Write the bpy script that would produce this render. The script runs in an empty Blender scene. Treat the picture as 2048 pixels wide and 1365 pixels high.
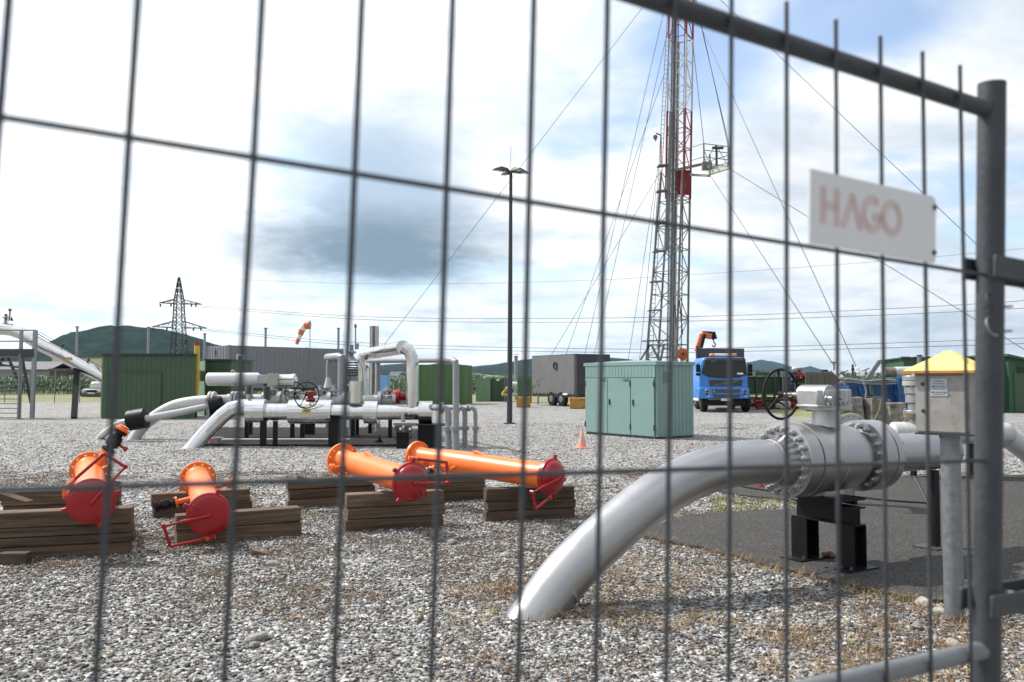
import bpy, bmesh, math, random
import numpy as np
from mathutils import Vector, Matrix, noise as mnoise
from mathutils.geometry import tessellate_polygon
R_ = math.radians
random.seed(7); rng = np.random.default_rng(7)
scene = bpy.context.scene
COL = scene.collection

# ------------------------------------------------------------------ camera
F_PX, CAM_H, HORIZON = 1700.0, 1.6, 761.0
PITCH = math.atan((HORIZON - 682.5) / F_PX)
cam_d = bpy.data.cameras.new("camera")
cam = bpy.data.objects.new("camera", cam_d); COL.objects.link(cam)
cam.location = (0, 0, CAM_H); cam.rotation_euler = (math.pi / 2 + PITCH, 0, 0)
cam_d.sensor_width = 36; cam_d.lens = F_PX / 2048 * 36
cam_d.clip_start = 0.05; cam_d.clip_end = 40000
cam_d.dof.use_dof = True; cam_d.dof.focus_distance = 11.0; cam_d.dof.aperture_fstop = 4.2
scene.camera = cam

# ------------------------------------------------------------------ world, sun, exposure
SUN = Vector((-0.73, 0.30, 0.93)).normalized()
SKY_STRENGTH = 0.1
world = bpy.data.worlds.new("World"); scene.world = world; world.use_nodes = True
def build_world():
    nt = world.node_tree; N = nt.nodes; L = nt.links; N.clear()
    def nd(t, **k):
        n = N.new(t)
        for a, b in k.items(): setattr(n, a, b)
        return n
    def mth(op, a, b=None, c=None, clamp=False):
        n = nd('ShaderNodeMath', operation=op, use_clamp=clamp)
        for i, q in enumerate((a, b, c)):
            if q is None: continue
            if isinstance(q, (int, float)): n.inputs[i].default_value = q
            else: L.new(q, n.inputs[i])
        return n.outputs[0]
    def mix(f, a, b):
        n = nd('ShaderNodeMix', data_type='RGBA')
        for s, q in ((n.inputs[0], f), (n.inputs[6], a), (n.inputs[7], b)):
            if isinstance(q, (int, float)): s.default_value = q
            elif isinstance(q, tuple): s.default_value = (*q, 1)
            else: L.new(q, s)
        return n.outputs[2]
    def sstep(x, lo, hi):
        n = nd('ShaderNodeMapRange', interpolation_type='SMOOTHSTEP')
        L.new(x, n.inputs[0]); n.inputs[1].default_value = lo; n.inputs[2].default_value = hi
        return n.outputs[0]
    tc = nd('ShaderNodeTexCoord')
    nrm = nd('ShaderNodeVectorMath', operation='NORMALIZE'); L.new(tc.outputs['Generated'], nrm.inputs[0])
    sep = nd('ShaderNodeSeparateXYZ'); L.new(nrm.outputs[0], sep.inputs[0])
    X, Y, Z = sep.outputs
    zc = mth('MAXIMUM', Z, 0.0)
    den = mth('ADD', zc, 0.16)
    comb = nd('ShaderNodeCombineXYZ')
    L.new(mth('DIVIDE', X, den), comb.inputs[0]); L.new(mth('DIVIDE', Y, den), comb.inputs[1])
    comb.inputs[2].default_value = 3.7
    def noise(scale, detail=7, rough=.56, off=(0, 0, 0), dist=0.0):
        mp = nd('ShaderNodeMapping'); L.new(comb.outputs[0], mp.inputs[0]); mp.inputs[1].default_value = off
        n = nd('ShaderNodeTexNoise'); L.new(mp.outputs[0], n.inputs[0])
        n.inputs['Scale'].default_value = scale; n.inputs['Detail'].default_value = detail
        n.inputs['Roughness'].default_value = rough; n.inputs['Distortion'].default_value = dist
        return n.outputs[0]
    sky = nd('ShaderNodeTexSky', sky_type='NISHITA', sun_disc=False)
    sky.sun_elevation = math.asin(SUN.z); sky.sun_rotation = math.atan2(SUN.x, SUN.y)
    sky.altitude = 400; sky.air_density = 1.0; sky.dust_density = 1.6
    k = 1.0 / SKY_STRENGTH
    # brightness of the cloud deck: thicker glow towards the sun's half of the sky
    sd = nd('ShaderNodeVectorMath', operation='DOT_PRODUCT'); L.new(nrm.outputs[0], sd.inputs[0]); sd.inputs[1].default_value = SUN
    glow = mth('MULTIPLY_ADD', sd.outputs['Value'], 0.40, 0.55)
    n1 = noise(1.05, 9, .58, (2.3, 0.7, 0)); n2 = noise(2.3, 8, .6, (7.1, 3.2, 1.0), .3)
    n3 = noise(0.55, 6, .5, (1.2, 9.4, 4.0))
    cover = sstep(n1, 0.33, 0.50)
    body = sstep(n2, 0.30, 0.66)
    white = mix(body, (0.98 * k, 1.10 * k, 1.22 * k), (1.55 * k, 1.56 * k, 1.57 * k))
    thick = sstep(n3, 0.56, 0.78)
    grey = mix(mth('MULTIPLY', thick, 0.55), white, (0.60 * k, 0.69 * k, 0.80 * k))
    # one heavy grey cumulus standing over the yard
    yy = mth('MAXIMUM', Y, 0.02)
    u = mth('DIVIDE', X, yy); v = mth('DIVIDE', Z, yy)
    w1 = noise(1.9, 8, .58, (4.4, 1.1, 2.0)); w2 = noise(4.1, 6, .6, (0.4, 6.1, 3.0))
    wob = mth('ADD', mth('MULTIPLY_ADD', w1, 2.0, -1.0), mth('MULTIPLY_ADD', w2, 0.7, -0.35))
    def blob(u0, v0, ru, rv, amt):
        a = mth('DIVIDE', mth('SUBTRACT', u, u0), ru); b = mth('DIVIDE', mth('SUBTRACT', v, v0), rv)
        d = mth('SQRT', mth('ADD', mth('MULTIPLY', a, a), mth('MULTIPLY', b, b)))
        d = mth('MULTIPLY_ADD', wob, amt, d)
        return mth('SUBTRACT', 1.0, sstep(d, 0.25, 1.15))
    b1 = blob(-0.150, 0.215, 0.17, 0.15, 0.45)
    b2 = blob(-0.160, 0.150, 0.20, 0.065, 0.45)
    front = sstep(Y, 0.05, 0.2)
    m1 = mth('MULTIPLY', b1, front); m2 = mth('MULTIPLY', b2, front)
    c = mix(mth('MULTIPLY', m1, 0.9), grey, (0.55 * k, 0.70 * k, 0.88 * k))
    c = mix(mth('MULTIPLY', m2, 0.95), c, (0.26 * k, 0.36 * k, 0.45 * k))
    cover2 = mth('MAXIMUM', cover, mth('MAXIMUM', m1, m2))
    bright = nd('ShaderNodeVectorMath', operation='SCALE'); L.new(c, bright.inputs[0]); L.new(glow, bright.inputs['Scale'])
    skyb = nd('ShaderNodeVectorMath', operation='SCALE'); L.new(sky.outputs[0], skyb.inputs[0]); skyb.inputs['Scale'].default_value = 1.9
    g1 = mth('MULTIPLY', blob(0.225, 0.385, 0.11, 0.10, 0.5), front); g2 = mth('MULTIPLY', blob(0.42, 0.43, 0.17, 0.075, 0.5), front)
    cover2 = mth('MULTIPLY', cover2, mth('SUBTRACT', 1.0, mth('MULTIPLY', mth('MAXIMUM', g1, g2), 0.85)))
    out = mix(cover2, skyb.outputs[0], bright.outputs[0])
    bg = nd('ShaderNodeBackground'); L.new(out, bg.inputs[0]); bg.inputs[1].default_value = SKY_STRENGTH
    wo = nd('ShaderNodeOutputWorld'); L.new(bg.outputs[0], wo.inputs[0])
build_world()
sun_d = bpy.data.lights.new("sun", 'SUN'); sun_d.energy = 5.0; sun_d.angle = R_(0.53); sun_d.color = (1.0, 0.955, 0.89)
sun = bpy.data.objects.new("sun", sun_d); COL.objects.link(sun)
sun.rotation_euler = SUN.to_track_quat('Z', 'Y').to_euler(); sun.location = (-30, 12, 40)
vs = scene.view_settings
scene.display_settings.display_device = 'sRGB'
vs.view_transform = 'Standard'; vs.look = 'None'; vs.gamma = 1.0; vs.exposure = 0.28; vs.use_curve_mapping = False
scene.cycles.use_denoising = True
scene.cycles.max_bounces = 6; scene.cycles.volume_bounces = 0
scene.cycles.sample_clamp_indirect = 4.0

# ------------------------------------------------------------------ measuring helpers (survey of the place)
def ray(x, y):
    u = (x - 1024) / F_PX; v = (682.5 - y) / F_PX
    c, s = math.cos(PITCH), math.sin(PITCH)
    return Vector((u, c - v * s, s + v * c))
def at(x, y, Y):
    r = ray(x, y); t = Y / r.y
    return Vector((r.x * t, Y, CAM_H + r.z * t))
def gp(x, y, z=0.0):
    r = ray(x, y); t = (z - CAM_H) / r.z
    return Vector((r.x * t, r.y * t, z))
def gx(x, Y, z=0.0):            # ground point on image column x at distance Y
    p = at(x, 761, Y); return Vector((p.x, Y, z))

# ------------------------------------------------------------------ materials
def new_mat(name):
    m = bpy.data.materials.new(name); m.use_nodes = True
    nt = m.node_tree
    return m, nt.nodes, nt.links, nt.nodes['Principled BSDF']
def PM(name, col, rough=.5, metal=0.0, var=.15, scale=4.0, bump=0.0, bscale=80.0, dirt=None, stretch=(1, 1, 1), rnd=0.0, spec=.5):
    m, N, L, B = new_mat(name)
    tc = N.new('ShaderNodeTexCoord'); mp = N.new('ShaderNodeMapping'); L.new(tc.outputs['Object'], mp.inputs[0]); mp.inputs[3].default_value = stretch
    if rnd:
        oi = N.new('ShaderNodeObjectInfo'); vm = N.new('ShaderNodeVectorMath'); vm.operation = 'SCALE'
        vm.inputs[0].default_value = (17, 31, 23); L.new(oi.outputs['Random'], vm.inputs['Scale']); L.new(vm.outputs[0], mp.inputs[1])
    n = N.new('ShaderNodeTexNoise'); L.new(mp.outputs[0], n.inputs[0]); n.inputs['Scale'].default_value = scale; n.inputs['Detail'].default_value = 6
    n.inputs['Roughness'].default_value = .62
    mr = N.new('ShaderNodeMapRange'); L.new(n.outputs[0], mr.inputs[0]); mr.inputs[1].default_value = .28; mr.inputs[2].default_value = .72
    mx = N.new('ShaderNodeMix'); mx.data_type = 'RGBA'; L.new(mr.outputs[0], mx.inputs[0])
    mx.inputs[6].default_value = (*[max(0, c * (1 - var)) for c in col], 1); mx.inputs[7].default_value = (*[min(1, c * (1 + var)) for c in col], 1)
    out = mx.outputs[2]
    if rnd:
        hs = N.new('ShaderNodeHueSaturation'); L.new(out, hs.inputs['Color'])
        ma = N.new('ShaderNodeMath'); ma.operation = 'MULTIPLY_ADD'; L.new(oi.outputs['Random'], ma.inputs[0]); ma.inputs[1].default_value = 2 * rnd; ma.inputs[2].default_value = 1 - rnd
        L.new(ma.outputs[0], hs.inputs['Value']); out = hs.outputs[0]
    if dirt:
        dc, lo, hi, ds = dirt
        n2 = N.new('ShaderNodeTexNoise'); L.new(mp.outputs[0], n2.inputs[0]); n2.inputs['Scale'].default_value = ds; n2.inputs['Detail'].default_value = 8
        n2.inputs['Roughness'].default_value = .68
        r2 = N.new('ShaderNodeMapRange'); L.new(n2.outputs[0], r2.inputs[0]); r2.inputs[1].default_value = lo; r2.inputs[2].default_value = hi
        m2 = N.new('ShaderNodeMix'); m2.data_type = 'RGBA'; L.new(r2.outputs[0], m2.inputs[0]); L.new(out, m2.inputs[6]); m2.inputs[7].default_value = (*dc, 1)
        out = m2.outputs[2]
    L.new(out, B.inputs['Base Color'])
    rr = N.new('ShaderNodeMapRange'); L.new(n.outputs[0], rr.inputs[0]); rr.inputs[1].default_value = .3; rr.inputs[2].default_value = .7
    rr.inputs[3].default_value = max(.02, rough * .82); rr.inputs[4].default_value = min(1, rough * 1.18); L.new(rr.outputs[0], B.inputs['Roughness'])
    B.inputs['Metallic'].default_value = metal; B.inputs['Specular IOR Level'].default_value = spec
    if bump:
        n3 = N.new('ShaderNodeTexNoise'); L.new(mp.outputs[0], n3.inputs[0]); n3.inputs['Scale'].default_value = bscale; n3.inputs['Detail'].default_value = 5
        bp = N.new('ShaderNodeBump'); L.new(n3.outputs[0], bp.inputs['Height']); bp.inputs['Strength'].default_value = bump; bp.inputs['Distance'].default_value = .01
        L.new(bp.outputs[0], B.inputs['Normal'])
    return m
M = {}
M['galv'] = PM('galvanised', (.19, .20, .21), .5, .5, .22, 25, .1, 120)
M['galv_dark'] = PM('galvanised_weathered', (.048, .053, .060), .55, .35, .3, 9, .15, 90)
M['silver'] = PM('silver_paint', (.37, .37, .375), .34, .85, .07, 3, .05, 160, dirt=((.40, .39, .37), .56, .82, 2.2))
M['silver2'] = PM('silver_paint_gear', (.36, .36, .365), .40, .7, .12, 7, .12, 90, dirt=((.3, .29, .27), .58, .8, 5))
M['alu'] = PM('aluminium_cladding', (.64, .63, .615), .17, 1.0, .07, 2.5, .04, 30)
M['whitepipe'] = PM('white_grey_paint', (.46, .46, .455), .42, 0, .07, 3, 0, 0, dirt=((.33, .32, .28), .60, .82, 3))
M['greypaint'] = PM('grey_paint', (.24, .25, .265), .48, .1, .12, 3)
M['black'] = PM('black_paint', (.005, .005, .006), .5, 0, .3, 8, .08, 70, spec=.25)
M['rubber'] = PM('rubber', (.010, .010, .010), .75, 0, .2, 12, spec=.25)
M['orange'] = PM('orange_paint', (.80, .165, .020), .40, 0, .05, 4, .03, 90, dirt=((.62, .13, .015), .6, .8, 6))
M['red'] = PM('red_paint', (.30, .006, .010), .34, 0, .12, 5, .05, 60)
M['darkred'] = PM('dull_red_paint', (.26, .035, .025), .5, 0, .2, 6)
M['wood'] = PM('weathered_timber', (.118, .080, .050), .85, 0, .75, 3.0, .9, 40, dirt=((.042, .031, .024), .50, .72, 2.2), stretch=(.5, 9, 11), rnd=.42)
M['kiosk'] = PM('turquoise_paint', (.172, .275, .258), .5, 0, .06, 2.0, 0, 0, dirt=((.15, .24, .22), .62, .85, 3))
M['green'] = PM('green_sheet', (.040, .080, .038), .5, 0, .12, 1.4, 0, 0, dirt=((.035, .07, .035), .6, .8, 2))
M['green_light'] = PM('green_sheet_light', (.125, .225, .125), .55, 0, .1, 1.4)
M['green_cont'] = PM('container_green', (.080, .150, .055), .55, 0, .14, 1.2, 0, 0, dirt=((.05, .045, .025), .64, .76, 3))
M['green_dark'] = PM('tank_green', (.035, .075, .038), .55, 0, .2, 1.5)
M['green_house'] = PM('house_green', (.028, .085, .045), .55, 0, .08, 1.2)
M['contgrey'] = PM('container_grey', (.19, .195, .205), .55, 0, .07, 1)
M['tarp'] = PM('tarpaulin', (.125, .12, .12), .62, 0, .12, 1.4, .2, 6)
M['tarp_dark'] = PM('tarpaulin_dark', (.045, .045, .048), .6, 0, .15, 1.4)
M['boxgrey'] = PM('grey_box_body', (.05, .053, .058), .5, 0, .08, 1)
M['blue'] = PM('truck_blue', (.045, .20, .56), .28, 0, .05, 2)
M['bluebox'] = PM('sky_blue_sheet', (.14, .33, .58), .5, 0, .1, 2)
M['darkblue'] = PM('machine_blue', (.012, .065, .19), .45, 0, .2, 3)
M['glass'] = PM('dark_glass', (.012, .016, .02), .06, 0, .1, 2)
M['white'] = PM('white_paint', (.72, .72, .70), .4, 0, .05, 3)
M['cream'] = PM('cream_render', (.58, .53, .42), .8, 0, .06, .3)
M['roofgrey'] = PM('far_roof_grey', (.10, .10, .105), .7, 0, .1, .5)
M['wallgrey'] = PM('far_wall_grey', (.22, .23, .25), .8, 0, .12, .4)
M['brown'] = PM('brown_boards', (.09, .065, .055), .8, 0, .2, .8)
M['yellow'] = PM('yellow_paint', (.58, .36, .02), .45, 0, .1, 4)
M['yellowroof'] = PM('weathered_yellow', (.74, .58, .16), .55, 0, .08, 6, .1, 60, dirt=((.36, .16, .02), .66, .8, 9))
M['rustedge'] = PM('rusty_orange', (.42, .17, .02), .75, 0, .4, 14, .3, 60)
M['rustblock'] = PM('rusty_yellow_steel', (.42, .22, .03), .7, 0, .3, 4, .1, 40, dirt=((.07, .035, .02), .5, .66, 5))
M['concrete'] = PM('old_concrete', (.22, .205, .175), .92, 0, .35, 4, 1.0, 22, dirt=((.05, .043, .03), .46, .64, 3.2), rnd=.3)
M['rust'] = PM('brown_rust', (.17, .09, .035), .8, 0, .4, 9, .3, 60)
M['paleyellow'] = PM('dull_yellow', (.36, .33, .12), .7, 0, .2, 8)
M['slab'] = PM('dark_slab', (.024, .022, .021), .95, 0, .5, 2, .4, 30, dirt=((.06, .056, .05), .55, .7, 3), spec=.08)
M['cabinet'] = PM('zinc_cabinet', (.27, .258, .24), .55, .2, .22, 14, .08, 120, dirt=((.17, .16, .145), .48, .66, 7))
M['plate'] = PM('label_plate', (.33, .35, .39), .4, .1, .05, 5)
M['ink'] = PM('black_ink', (.02, .02, .025), .6, 0, .1, 5)
M['sign'] = PM('white_sign', (.60, .60, .61), .45, 0, .02, 4)
M['signred'] = PM('faded_red_ink', (.55, .36, .35), .55, 0, .08, 30)
M['rigwhite'] = PM('rig_white', (.46, .46, .45), .5, 0, .12, 1.2)
M['riggrey'] = PM('rig_grey', (.15, .155, .148), .55, .1, .2, 1.0)
M['rigred'] = PM('rig_red', (.22, .012, .016), .5, 0, .15, 1.2)
M['darksteel'] = PM('dark_steel', (.05, .052, .055), .5, .4, .2, 4)
M['wire'] = PM('wire_rope', (.06, .06, .065), .6, .3, .2, 8)
M['chrome'] = PM('bright_steel', (.75, .76, .78), .18, 1, .05, 3)
M['conefade'] = PM('faded_cone', (.70, .27, .20), .6, 0, .12, 20)
M['conewhite'] = PM('cone_grey_band', (.45, .36, .32), .6, 0, .15, 20)
M['hook'] = PM('hook_orange', (.42, .10, .02), .5, 0, .3, 4)
M['craneorange'] = PM('crane_orange', (.60, .14, .05), .45, 0, .12, 3)
M['skin'] = PM('skin', (.50, .30, .22), .6, 0, .05, 10)
M['coverall'] = PM('navy_cloth', (.02, .035, .11), .85, 0, .2, 8)
M['brownrag'] = PM('brown_rag', (.20, .11, .08), .9, 0, .4, 30, .3, 60)
M['amber'] = PM('amber_lens', (.72, .25, .10), .3, 0, .05, 5)
M['beacon'] = PM('beacon_white', (.72, .68, .58), .35, 0, .03, 5)
M['lens'] = PM('lamp_and_sky_glare_glass', (.60, .60, .58), .2, .2, .1, 20)
M['beige'] = PM('beige_enclosure', (.34, .34, .28), .5, 0, .06, 4)
M['mossy'] = PM('mossy_white', (.60, .61, .61), .45, 0, .05, 3, 0, 0, dirt=((.14, .13, .09), .60, .74, 4))
M['bark'] = PM('bark', (.06, .05, .04), .9, 0, .3, 5)
def leaf_mat(name, c1, c2, sc):
    m, N, L, B = new_mat(name)
    g = N.new('ShaderNodeNewGeometry'); r = N.new('ShaderNodeMix'); r.data_type = 'RGBA'
    L.new(g.outputs['Random Per Island'], r.inputs[0]); r.inputs[6].default_value = (*c1, 1); r.inputs[7].default_value = (*c2, 1)
    L.new(r.outputs[2], B.inputs['Base Color']); B.inputs['Roughness'].default_value = sc
    return m
M['corn'] = leaf_mat('corn_leaf', (.018, .055, .010), (.055, .125, .024), .5)
M['tree'] = leaf_mat('tree_leaf', (.022, .045, .018), (.05, .085, .03), .7)
M['drygrass'] = leaf_mat('dry_grass_blade', (.17, .095, .036), (.36, .24, .11), .8)
M['deadmoss'] = leaf_mat('dead_weed_blade', (.060, .034, .016), (.15, .085, .040), .9)
M['weed'] = leaf_mat('green_weed_blade', (.11, .14, .03), (.25, .24, .06), .7)

# ------------------------------------------------------------------ mesh builder
ORG = {}
def perp(d):
    d = d.normalized(); a = Vector((0, 0, 1)) if abs(d.z) < .9 else Vector((1, 0, 0))
    u = d.cross(a).normalized(); return u, u.cross(d).normalized()
class MB:
    def __init__(s): s.v = []; s.f = []
    def add(s, vs, fs):
        o = len(s.v); s.v += [Vector(q) for q in vs]; s.f += [tuple(i + o for i in f) for f in fs]; return s
    def box(s, c, d, rot=None):
        c = Vector(c); h = Vector(d) / 2
        rm = rot if isinstance(rot, Matrix) else (Matrix.Rotation(rot, 3, 'Z') if rot else None)
        vs = []
        for x in (-1, 1):
            for y in (-1, 1):
                for z in (-1, 1):
                    p = Vector((x * h.x, y * h.y, z * h.z)); vs.append(c + (rm @ p if rm else p))
        return s.add(vs, [(0, 1, 3, 2), (4, 6, 7, 5), (0, 4, 5, 1), (2, 3, 7, 6), (0, 2, 6, 4), (1, 5, 7, 3)])
    def bar(s, p0, p1, w, h=None, up=None):
        p0 = Vector(p0); p1 = Vector(p1); d = (p1 - p0); h = h or w
        dn = d.normalized(); up = Vector(up) if up else (Vector((0, 0, 1)) if abs(dn.z) < .95 else Vector((0, 1, 0)))
        x = dn.cross(up).normalized(); z = x.cross(dn).normalized()
        vs = []
        for p in (p0, p1):
            for a, b in ((-1, -1), (1, -1), (1, 1), (-1, 1)): vs.append(p + x * (a * w / 2) + z * (b * h / 2))
        return s.add(vs, [(3, 2, 1, 0), (4, 5, 6, 7), (0, 1, 5, 4), (1, 2, 6, 5), (2, 3, 7, 6), (3, 0, 4, 7)])
    def tube(s, pts, r, n=10, cap=True):
        pts = [Vector(p) for p in pts]; k = len(pts)
        rs = list(r) if isinstance(r, (list, tuple)) else [r] * k
        t0 = (pts[1] - pts[0]).normalized(); u, w = perp(t0); vs = []
        for i, p in enumerate(pts):
            if i == 0: t = t0
            elif i == k - 1: t = (pts[i] - pts[i - 1]).normalized()
            else:
                t = ((pts[i] - pts[i - 1]).normalized() + (pts[i + 1] - pts[i]).normalized()).normalized()
            u = (u - t * u.dot(t)).normalized(); w = t.cross(u)
            for j in range(n):
                a = 2 * math.pi * j / n; vs.append(p + (u * math.cos(a) + w * math.sin(a)) * rs[i])
        fs = [(i * n + j, i * n + (j + 1) % n, (i + 1) * n + (j + 1) % n, (i + 1) * n + j) for i in range(k - 1) for j in range(n)]
        if cap: fs += [tuple(reversed(range(n))), tuple(range((k - 1) * n, k * n))]
        return s.add(vs, fs)
    def lathe(s, p, axis, prof, n=24, a0=0.0):
        p = Vector(p); ax = Vector(axis).normalized(); u, w = perp(ax); vs = []
        for t, r in prof:
            for j in range(n):
                a = a0 + 2 * math.pi * j / n; vs.append(p + ax * t + (u * math.cos(a) - w * math.sin(a)) * max(r, 1e-4))
        k = len(prof)
        fs = [(i * n + j, (i + 1) * n + j, (i + 1) * n + (j + 1) % n, i * n + (j + 1) % n) for i in range(k - 1) for j in range(n)]
        fs += [tuple(range(n)), tuple(reversed(range((k - 1) * n, k * n)))]
        return s.add(vs, fs)
    def cyl(s, p0, p1, r, n=14, r2=None):
        p0 = Vector(p0); p1 = Vector(p1); return s.tube([p0, p1], [r, r if r2 is None else r2], n)
    def torus(s, c, nrm, R, r, n=40, m=8):
        c = Vector(c); nrm = Vector(nrm).normalized(); u, w = perp(nrm); vs = []
        for i in range(n):
            a = 2 * math.pi * i / n; d = u * math.cos(a) + w * math.sin(a)
            for j in range(m):
                b = 2 * math.pi * j / m; vs.append(c + d * (R + r * math.cos(b)) + nrm * (r * math.sin(b)))
        return s.add(vs, [(i * m + j, ((i + 1) % n) * m + j, ((i + 1) % n) * m + (j + 1) % m, i * m + (j + 1) % m) for i in range(n) for j in range(m)])
    def ball(s, c, r, n=10):
        r = Vector((r, r, r)) if isinstance(r, (int, float)) else Vector(r); c = Vector(c); m = n // 2 + 1
        vs = [c + Vector((r.x * math.sin(math.pi * i / m) * math.cos(2 * math.pi * j / n), r.y * math.sin(math.pi * i / m) * math.sin(2 * math.pi * j / n), r.z * math.cos(math.pi * i / m))) for i in range(1, m) for j in range(n)]
        fs = [(i * n + j, (i + 1) * n + j, (i + 1) * n + (j + 1) % n, i * n + (j + 1) % n) for i in range(m - 2) for j in range(n)]
        k = len(vs); vs += [c + Vector((0, 0, r.z)), c - Vector((0, 0, r.z))]
        fs += [(k, j, (j + 1) % n) for j in range(n)] + [(k + 1, (m - 2) * n + (j + 1) % n, (m - 2) * n + j) for j in range(n)]
        return s.add(vs, fs)
    def prism(s, pts, ext):
        pts = [Vector(p) for p in pts]; ext = Vector(ext); n = len(pts)
        return s.add(pts + [p + ext for p in pts], [tuple(reversed(range(n))), tuple(range(n, 2 * n))] + [(i, (i + 1) % n, n + (i + 1) % n, n + i) for i in range(n)])
    def holed(s, c, axis, R, rin, holes, th, n=40):
        """flange ring with real bolt holes: holes = (count, pitch radius, hole radius)"""
        c = Vector(c); ax = Vector(axis).normalized(); u, w = perp(ax)
        def loop(cc, r, k): return [(cc[0] + r * math.cos(2 * math.pi * i / k), cc[1] + r * math.sin(2 * math.pi * i / k)) for i in range(k)]
        loops = [loop((0, 0), R, n), loop((0, 0), rin, n)[::-1]]
        cnt, pr, hr = holes
        for i in range(cnt):
            a = 2 * math.pi * (i + .5) / cnt; loops.append(loop((pr * math.cos(a), pr * math.sin(a)), hr, 8)[::-1])
        flat = [q for l in loops for q in l]
        tri = tessellate_polygon([[Vector((x, y, 0)) for x, y in l] for l in loops])
        P = lambda q, t: c + u * q[0] + w * q[1] + ax * t
        k = len(flat); vs = [P(q, 0) for q in flat] + [P(q, th) for q in flat]
        fs = [tuple(t) for t in tri] + [tuple(i + k for i in reversed(t)) for t in tri]
        o = 0
        for l in loops:
            m = len(l); fs += [(o + i, o + (i + 1) % m, k + o + (i + 1) % m, k + o + i) for i in range(m)]; o += m
        return s.add(vs, fs)
    def build(s, name, mat, parent=None, smooth=True, bevel=0.0, local=False, ang=38):
        me = bpy.data.meshes.new(name)
        o = Vector((0, 0, 0)) if (local or parent is None) else ORG.get(parent.name, Vector((0, 0, 0)))
        me.from_pydata([tuple(q - o) for q in s.v], [], s.f); me.materials.append(M[mat] if isinstance(mat, str) else mat)
        bm = bmesh.new(); bm.from_mesh(me); bmesh.ops.recalc_face_normals(bm, faces=bm.faces); bm.to_mesh(me); bm.free()
        if smooth:
            me.shade_smooth(); me.set_sharp_from_angle(angle=R_(ang))
        ob = bpy.data.objects.new(name, me); COL.objects.link(ob)
        if parent: ob.parent = parent; ORG[ob.name] = o
        if bevel:
            b = ob.modifiers.new('bevel', 'BEVEL'); b.width = bevel; b.segments = 2; b.limit_method = 'ANGLE'
        return ob
def tag(o, label, cat, group=None, kind=None):
    if label: o['label'] = label
    if cat: o['category'] = cat
    if group: o['group'] = group
    if kind: o['kind'] = kind
    return o
def T(name, label, cat, loc=(0, 0, 0), group=None, rot=None):
    o = bpy.data.objects.new(name, None); COL.objects.link(o); o.location = loc; o.empty_display_size = .1
    if rot is not None: o.rotation_euler = rot
    ORG[o.name] = Vector(loc); return tag(o, label, cat, group)
def solo(mb, name, mat, label, cat, group=None, kind=None, base=None, **k):
    """a thing that is one mesh: origin moved to its base"""
    if base is None:
        base = Vector((sum(v.x for v in mb.v) / len(mb.v), sum(v.y for v in mb.v) / len(mb.v), min(v.z for v in mb.v)))
    base = Vector(base); mb.v = [v - base for v in mb.v]
    o = mb.build(name, mat, None, **k); o.location = base; return tag(o, label, cat, group, kind)
def struct(mb, name, mat, kind='structure', **k):
    o = mb.build(name, mat, None, **k); o['kind'] = kind; return o
def copy_tree(o, parent=None):
    c = o.copy(); COL.objects.link(c); c.parent = parent
    for ch in list(o.children): copy_tree(ch, c)
    return c
def spline(pts, n=10):
    pts = [Vector(p) for p in pts]; q = [pts[0] * 2 - pts[1]] + pts + [pts[-1] * 2 - pts[-2]]; out = []
    for i in range(1, len(q) - 2):
        for j in range(n):
            t = j / n; a, b, c, d = q[i - 1], q[i], q[i + 1], q[i + 2]
            out.append(.5 * ((2 * b) + (c - a) * t + (2 * a - 5 * b + 4 * c - d) * t * t + (3 * b - a - 3 * c + d) * t ** 3))
    return out + [pts[-1]]
def text_geo(txt, size):
    cu = bpy.data.curves.new('t', 'FONT'); cu.body = txt; cu.size = size; cu.align_x = 'CENTER'; cu.align_y = 'CENTER'; cu.extrude = .0004
    ob = bpy.data.objects.new('t', cu); COL.objects.link(ob); dg = bpy.context.evaluated_depsgraph_get()
    me = bpy.data.meshes.new_from_object(ob.evaluated_get(dg)); vs = [v.co.copy() for v in me.vertices]; fs = [tuple(p.vertices) for p in me.polygons]
    bpy.data.objects.remove(ob); bpy.data.curves.remove(cu); bpy.data.meshes.remove(me); return vs, fs
def text_on(mb, txt, size, c, ex, ey, off=.002):
    vs, fs = text_geo(txt, size); ex = Vector(ex).normalized(); ey = Vector(ey).normalized(); nz = ex.cross(ey)
    return mb.add([Vector(c) + ex * v.x + ey * v.y + nz * (v.z + off) for v in vs], fs)
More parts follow.
